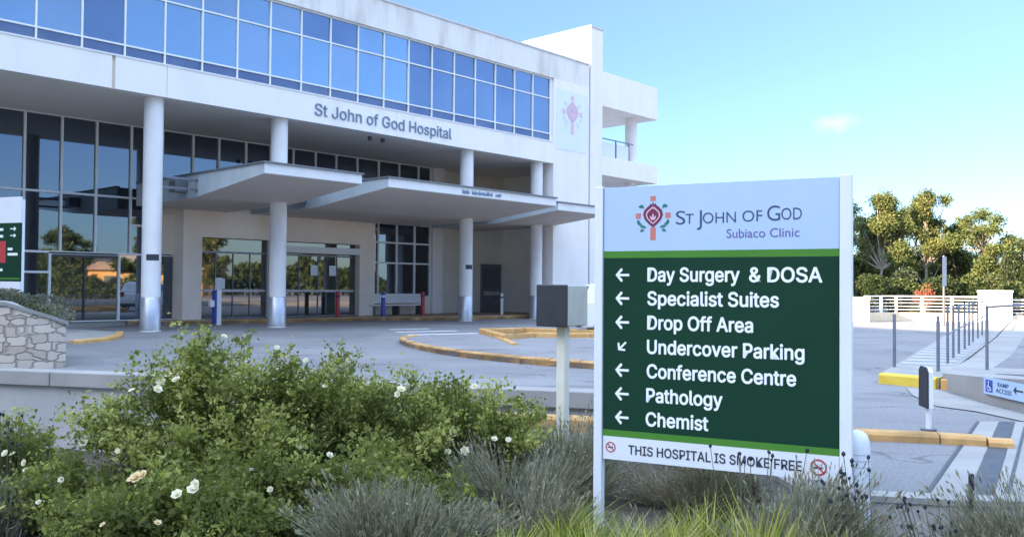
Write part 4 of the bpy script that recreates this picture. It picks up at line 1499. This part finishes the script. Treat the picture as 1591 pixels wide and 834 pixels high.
lavender('big grey lavender shrub at the bottom centre in front of the roses', -.68, 5.55, -.38, .62, .62, 2600, 21)
lavender('grey lavender shrub left of the sign post', .42, 7.35, -.45, .62, .82, 2400, 22)
lavender('grey lavender shrub growing up across the bottom of the big sign', 1.62, 4.95, -.38, .5, .80, 3000, 23, p=(.2, .35, .25, .2))
lavender('dull grey green shrub at the lower right corner', 2.98, 4.9, -.38, .44, .76, 2800, 24, p=(.4, .4, .1, .1))
lavender('pale wispy lavender between the white bollard and the right corner', 2.35, 4.75, -.38, .42, .42, 1300, 25, p=(.15, .4, .35, .1))
lavender('dark grey lavender at the lower left edge', -3.55, 6.25, -.4, .45, .50, 1500, 26, p=(.5, .3, .1, .1))
lavender('brownish lavender low in the gap between the left plants', -3.05, 6.9, -.45, .4, .62, 900, 27, p=(.2, .3, .2, .3))
lavender('brownish dry shrub behind the foot of the big sign', 1.35, 6.9, -.4, .7, .62, 2400, 28, p=(.15, .2, .15, .5))
lavender('grey shrub at the foot of the post box', .05, 6.6, -.42, .45, .62, 1700, 29, p=(.3, .4, .1, .2))

lavender('pale grey lavender in the middle of the bed below the sign', 1.05, 5.35, -.38, .5, .42, 1500, 30)
lavender('brownish lavender between the centre shrub and the sign post', .1, 5.9, -.4, .45, .5, 1400, 31, p=(.2, .25, .15, .4))
lavender('grey lavender at the foot of the right sign post', 1.82, 5.0, -.38, .34, .58, 1700, 32)
GR = ('grass_green', 'grass_yellow', 'grass_straw')
gl = [(.25, 4.95, .42, .46, (.55, .25, .2), 'green grass tuft at the foot of the left sign post'), (.72, 4.75, .4, .50, (.45, .35, .2), 'mixed grass tuft right of the left sign post'),
      (1.28, 4.55, .34, .62, (.25, .55, .2), 'tall yellow green grass tuft below the smoke free notice'), (1.0, 5.3, .45, .42, (.55, .25, .2), 'green grass tuft under the middle of the sign'),
      (1.75, 4.45, .32, .48, (.3, .45, .25), 'yellow grass tuft near the right sign post'), (.0, 5.2, .35, .36, (.7, .15, .15), 'short green grass tuft beside the centre lavender'),
      (2.05, 4.6, .3, .42, (.35, .4, .25), 'straw coloured grass tuft in front of the white bollard'), (-.15, 4.8, .3, .36, (.5, .3, .2), 'thin grass tuft in front of the centre lavender')]
gl += [(1.42, 4.3, .28, .66, (.2, .6, .2), 'tallest yellow grass tuft overlapping the smoke free notice'), (.55, 4.5, .32, .52, (.35, .45, .2), 'yellow green grass tuft below the left end of the sign'),
       (.95, 4.4, .3, .5, (.4, .4, .2), 'yellow green grass tuft below the word chemist'), (.35, 5.5, .4, .36, (.7, .2, .1), 'green grass tuft behind the left sign post')]
for i, (x, y, r, h, p, lb) in enumerate(gl):
    lavender(lb, x, y, -.38, r, h * 1.18, 850, 40 + i, GR, p, .006, .9, 'grass_tuft', 'grass', 'grass tufts below the big sign')

def seed_stems(label, x, y, pts, seed):
    t = thing('seed_head_plant', label, 'plant', (x, y, -.4), 0, 'plants with dark seed heads')
    st = MB()
    r_ = random.Random(seed)
    for (X, Y, d) in pts:
        q = px(X, Y, d)
        hx, hy, hz = q.x - x, q.y - y, q.z + .4
        st.tube([(hx * .3, hy * .3, 0), (hx * .75, hy * .75, hz * .55), (hx, hy, hz)], .0022, 4)
        s = r_.uniform(.008, .0125)
        b = MB().lathe([(.001, -s * 1.3), (s * .8, -s * .6), (s, 0), (s * .7, s * .9), (.001, s * 1.4)], n=8)
        o_ = b.build('seed_head', 'seed_dark', t, smooth=True)
        o_.location = (hx, hy, hz)
        o_.rotation_euler = (r_.uniform(-.6, .6), r_.uniform(-.6, .6), 0)
    st.build('stem', 'lav_dark', t)
ra = random.Random(3)
seed_stems('dark seed heads on thin stems in front of the right sign post', 2.0, 4.7, [(ra.gauss(1318, 17), ra.uniform(700, 815), ra.uniform(4.6, 4.9)) for _ in range(38)], 1)
seed_stems('few dark seed heads in front of the smoke free wording', 1.35, 4.9, [(ra.uniform(1100, 1260), ra.uniform(690, 728), ra.uniform(4.8, 5.2)) for _ in range(9)], 2)
seed_stems('dark seed heads in front of the paving at lower right', 2.5, 4.8, [(ra.uniform(1380, 1490), ra.uniform(770, 828), ra.uniform(4.6, 5.0)) for _ in range(22)], 3)
seed_stems('dark seed heads on stems at the left edge by the wall', -3.8, 6.6, [(ra.uniform(0, 40), ra.uniform(640, 700), ra.uniform(6.3, 6.8)) for _ in range(16)], 4)

# hedge on the stone planter
def leaf_ball(name, label, cat, loc, rx, ry, rz, n, size, mats, p, seed, group=None, lumps=7, zc=None):
    global rng
    rng = np.random.default_rng(seed)
    t = thing(name, label, cat, loc, 0, group)
    cs = rng.normal(0, .42, (lumps, 3)) * np.array([rx, ry, rz]) + np.array([0, 0, rz if zc is None else zc])
    k = rng.integers(0, lumps, n)
    d = rng.normal(size=(n, 3))
    d /= np.linalg.norm(d, axis=1, keepdims=True)
    rad = rng.uniform(.45, 1.0, n)[:, None] ** .6
    C = cs[k] + d * rad * np.array([rx, ry, rz]) * .55
    C[:, 2] = np.abs(C[:, 2])
    N = d + rng.normal(0, .7, (n, 3))
    V, Fq = leaf_quads(C, N, size, .5)
    tone = rng.choice(len(mats), lumps, p=p)
    mi = np.where(rng.uniform(size=n) < .55, tone[k], rng.choice(len(mats), n, p=p))
    np_mesh('foliage', V, Fq, list(mats), mi, t)
    b = MB()
    for i in range(5):
        q = cs[i % lumps]
        b.tube([(0, 0, -.1), (q[0] * .5, q[1] * .5, q[2] * .5), tuple(q)], [.02 + rz * .01, .012 + rz * .008, .006], 6)
    b.build('stem', 'bark', t)
    return t
leaf_ball('clipped_bush', 'grey green clipped bush on top of the stone planter', 'bush', (-8.5, 15.2, .6), .85, .6, .42, 9000, .05, ('hedge_grey', 'lav_mid', 'rose_dark'), (.6, .25, .15), 51)

# trees
def tree(name, label, x, y, h, crown_z, cr, n_cl, n_leaf, mats, p, seed, bark='bark', lr=.16, spread=1.0, flat=.75, lean=0, group='trees beyond the far fence'):
    global rng
    rng = np.random.default_rng(seed)
    t = thing(name, label, 'tree', (x, y, 0), 0, group)
    tr = MB()
    tp = [(0, 0, -.2), (lean * .2 + rng.normal(0, .08), rng.normal(0, .08), crown_z * .5), (lean * .6 + rng.normal(0, .12), rng.normal(0, .1), crown_z), (lean, 0, (crown_z + h) * .5)]
    r0 = .017 * h
    tr.tube(tp, [r0, r0 * .75, r0 * .55, r0 * .25], 9)
    cs, rs = [], []
    for i in range(n_cl):
        a = rng.uniform(0, 2 * np.pi)
        zz = rng.uniform(crown_z, h - cr * .22)
        f = (zz - crown_z) / max(.1, h - crown_z)
        rr = cr * spread * rng.uniform(.15, 1.0) * math.sqrt(max(.12, 1 - (f * 1.05 - .25) ** 2))
        c = np.array([lean * .8 + rr * math.cos(a), rr * math.sin(a), zz])
        cs.append(c)
        rs.append(cr * rng.uniform(.14, .34))
        s = np.array(tp[2]) if zz > crown_z * 1.15 else np.array(tp[1])
        m_ = (s + c) * .5 + np.array([0, 0, -.08 * rr])
        tr.tube([tuple(s), tuple(m_), tuple(c)], [r0 * .45, r0 * .3, r0 * .1], 6)
    tr.build('trunk', bark, t, smooth=True)
    n_leaf = int(n_leaf * 1.3)
    cs, rs = np.array(cs), np.array(rs)
    w = rs ** 2
    k = rng.choice(n_cl, n_leaf, p=w / w.sum())
    d = rng.normal(size=(n_leaf, 3))
    d /= np.linalg.norm(d, axis=1, keepdims=True)
    rad = rng.uniform(.1, 1, n_leaf)[:, None] ** .55
    wob = 1 + .35 * np.sin(d[:, :1] * 5 + k[:, None]) * np.cos(d[:, 2:] * 4 + 2 * k[:, None])
    C = cs[k] + d * rad * wob * rs[k][:, None] * np.array([1, 1, flat]) + rng.normal(0, .11, (n_leaf, 3))
    V, Fq = leaf_quads(C, d + rng.normal(0, .8, (n_leaf, 3)), lr, .5)
    tone = rng.choice(len(mats), n_cl, p=p)
    mi = np.where(rng.uniform(size=n_leaf) < .4, tone[k], rng.choice(len(mats), n_leaf, p=p))
    np_mesh('crown', V, Fq, list(mats), mi, t)
    return t
TM = ('tree_dark', 'tree_mid', 'tree_light', 'tree_gold')
def tx(X, d):
    return (X - 795.5) / F * d
tree('gum_tree', 'yellow crowned gum tree nearest the right sign post', tx(1366, 52), 52, 7.2, 2.6, 2.0, 34, 14000, TM, (.08, .3, .4, .22), 61, 'bark_pale', flat=.9)
tree('gum_tree', 'tallest gum tree with a golden top behind the red shrub', tx(1440, 53), 53, 7.6, 2.8, 1.6, 32, 12500, TM, (.1, .25, .28, .37), 62, 'bark_pale', flat=.95)
tree('gum_tree', 'lower dull green gum tree between the two golden ones', tx(1404, 56), 56, 6.7, 2.2, 1.8, 28, 11000, TM, (.22, .48, .22, .08), 63, 'bark_pale', flat=.9)
tree('pine_tree', 'open umbrella shaped tree on the right with gaps in its crown', tx(1535, 50), 50, 6.2, 3.6, 1.8, 18, 6500, TM, (.15, .4, .35, .1), 64, 'bark', spread=1.1, flat=.6)
tree('conifer_tree', 'dark pointed evergreen in the middle of the far trees', tx(1488, 54), 54, 5.6, 1.0, 1.2, 26, 9500, TM, (.45, .42, .13, 0), 65, flat=1.1, spread=.7)
tree('dense_tree', 'dense dark evergreen behind the left end of the far fence', tx(1345, 60), 60, 4.9, .7, 2.5, 34, 15000, TM, (.66, .28, .06, 0), 66)
tree('dense_tree', 'dense dark evergreen behind the middle of the far fence', tx(1418, 61), 61, 5.0, .6, 2.5, 34, 15000, TM, (.66, .28, .06, 0), 67)
tree('dense_tree', 'broad dark evergreen left of the white gate pillar', tx(1500, 59), 59, 4.7, .6, 2.5, 34, 15000, TM, (.66, .28, .06, 0), 68)
tree('dense_tree', 'light green low tree just behind the white gate pillar', tx(1545, 49), 49, 3.5, .6, 1.3, 20, 8000, TM, (.2, .4, .4, 0), 69)
tree('dense_tree', 'dark low tree at the far left behind the sign post', tx(1312, 60), 60, 6.0, .8, 1.7, 24, 9000, TM, (.5, .4, .1, 0), 75)
tree('pale_tree', 'pale thin tree top peeking over the big sign', tx(1062, 62), 62, 9.4, 5.5, 1.2, 9, 900, TM, (0, .1, .5, .4), 70, 'bark_pale')
tree('dense_tree', 'dark spreading tree mostly hidden behind the big sign', tx(1180, 54), 54, 6.0, 1.5, 2.6, 20, 8000, TM, (.4, .4, .2, 0), 71)
tree('dense_tree', 'rounded tree hidden behind the right half of the big sign', tx(1265, 56), 56, 6.2, 1.5, 2.4, 20, 8000, TM, (.4, .4, .2, 0), 72)

cy = thing('cypress_tree', 'tall trimmed dark cypress column at the right edge', 'tree', (tx(1574, 45), 45, 0), 0, 'trees beyond the far fence')
MB().tube([(0, 0, -.1), (0, 0, 3.1)], [.14, .05], 8).build('trunk', 'bark', cy)
rng = np.random.default_rng(80)
nl = 9000
zz = rng.uniform(.3, 3.35, nl)
a = rng.uniform(0, 2 * np.pi, nl)
rr = .56 * np.clip(1.02 - ((zz - 1.2) / 2.35) ** 4 * .45, .3, 1) * rng.uniform(.6, 1.02, nl) * (1 + .09 * np.sin(a * 5 + zz * 3))
V, Fq = leaf_quads(np.stack([rr * np.cos(a), rr * np.sin(a), zz], 1), np.stack([np.cos(a) * .5, np.sin(a) * .5, np.ones(nl)], 1) + rng.normal(0, .35, (nl, 3)), .16, .45)
np_mesh('crown', V, Fq, ['tree_dark', 'tree_blue', 'tree_mid'], rng.choice(3, nl, p=(.6, .36, .04)), cy)
leaf_ball('red_shrub', 'red leaved shrub behind the far fence', 'shrub', (tx(1437, 41), 41, .4), .5, .4, .62, 1100, .12, ('red_leaf', 'tree_mid'), (.7, .3), 81)
# shrubs just behind the far fence
for i, (X, d, rx, rz, lb) in enumerate(((1350, 42, 1.2, 1.0, 'dark shrub behind the left end of the far fence'), (1400, 42.5, 1.2, 1.1, 'dark shrub left of the red leaved shrub'), (1470, 42, 1.2, 1.0, 'dark shrub behind the thin pole'), (1520, 42.5, 1.1, 1.1, 'dark shrub next to the white gate pillar'), (1590, 43.5, 1.2, .8, 'dark shrub behind the right hand railed fence'))):
    leaf_ball('dark_shrub', lb, 'shrub', (tx(X, d), d, 0), rx, .7, rz, 4500, .15, ('tree_dark', 'tree_mid', 'tree_blue'), (.6, .25, .15), 90 + i, group='dark shrubs behind the far fence')
# the belt of trees further back closes the horizon
rng = np.random.default_rng(99)
n_b = 60000
bxs = rng.uniform(-60, 190, n_b)
bys = 95 + rng.uniform(0, 12, n_b) + .0006 * (bxs - 40) ** 2
top = 3.2 + 1.2 * np.sin(bxs * .23) + .8 * np.sin(bxs * .71 + 1) + .6 * np.sin(bxs * 1.9)
bz = rng.uniform(0, 1, n_b) ** .7 * top
V, Fq = leaf_quads(np.stack([bxs, bys, bz], 1), rng.normal(size=(n_b, 3)), .8, .6)
bl = np_mesh('tree_belt', V, Fq, list(TM), rng.choice(4, n_b, p=(.5, .35, .1, .05)))
bl['kind'] = 'stuff'
bl['label'] = 'distant belt of trees'

# across the street, seen only mirrored in the glazing: trees, a hedge belt and a brick house
for i, (x, y, h) in enumerate(((44, 12, 8), (50, 2, 6.5), (46, -8, 8), (54, -18, 7.5), (40, -22, 7), (58, 14, 7), (62, -3, 8), (36, -34, 8))):
    tree('street_tree', 'tree across the street, mirrored in the entrance glass', x, y, h, h * .25, h * .36, 20, 3500, TM, (.2, .4, .3, .1), 200 + i, lr=.5, group='trees across the street')
rng = np.random.default_rng(98)
n_b = 22000
by2 = rng.uniform(-70, 34, n_b)
bx2 = 74 + rng.uniform(0, 5, n_b)
bz2 = rng.uniform(0, 1, n_b) ** .7 * (4.2 + 1.2 * np.sin(by2 * .35) + .8 * np.sin(by2 * .9))
V, Fq = leaf_quads(np.stack([bx2, by2, bz2], 1), rng.normal(size=(n_b, 3)), .8, .6)
hb2 = np_mesh('street_hedge', V, Fq, list(TM), rng.choice(4, n_b, p=(.3, .4, .2, .1)))
hb2['kind'] = 'stuff'
hb2['label'] = 'belt of shrubs across the street'
n_b = 26000
by3 = rng.uniform(-32, 17, n_b)
bx3 = 27 + rng.uniform(0, 2.2, n_b)
bz3 = rng.uniform(0, 1, n_b) ** .8 * (1.9 + .5 * np.sin(by3 * .8) + .35 * np.sin(by3 * 2.1))
V, Fq = leaf_quads(np.stack([bx3, by3, bz3], 1), rng.normal(size=(n_b, 3)), .3, .6)
hb3 = np_mesh('street_hedge', V, Fq, list(TM), rng.choice(4, n_b, p=(.25, .45, .25, .05)))
hb3['kind'] = 'stuff'
hb3['label'] = 'hedge along the street'
hs = thing('brick_house', 'orange brick house with a tiled gable roof across the street', 'house', (66, 6, 0), R(8))
MB().box(-4, 4, -7, 7, 0, 3).build('wall', 'kerb_orange', hs)
MB().prism([(-4.6, 3.0), (4.6, 3.0), (0, 5.4)], -7.4, 7.4, 'y').build('roof', 'brick_paving', hs)
for yy in (-4, 3):
    MB().box(-4.05, -4.003, yy - 1, yy + 1, 1.0, 2.3).build('window', 'glass_dark', hs)
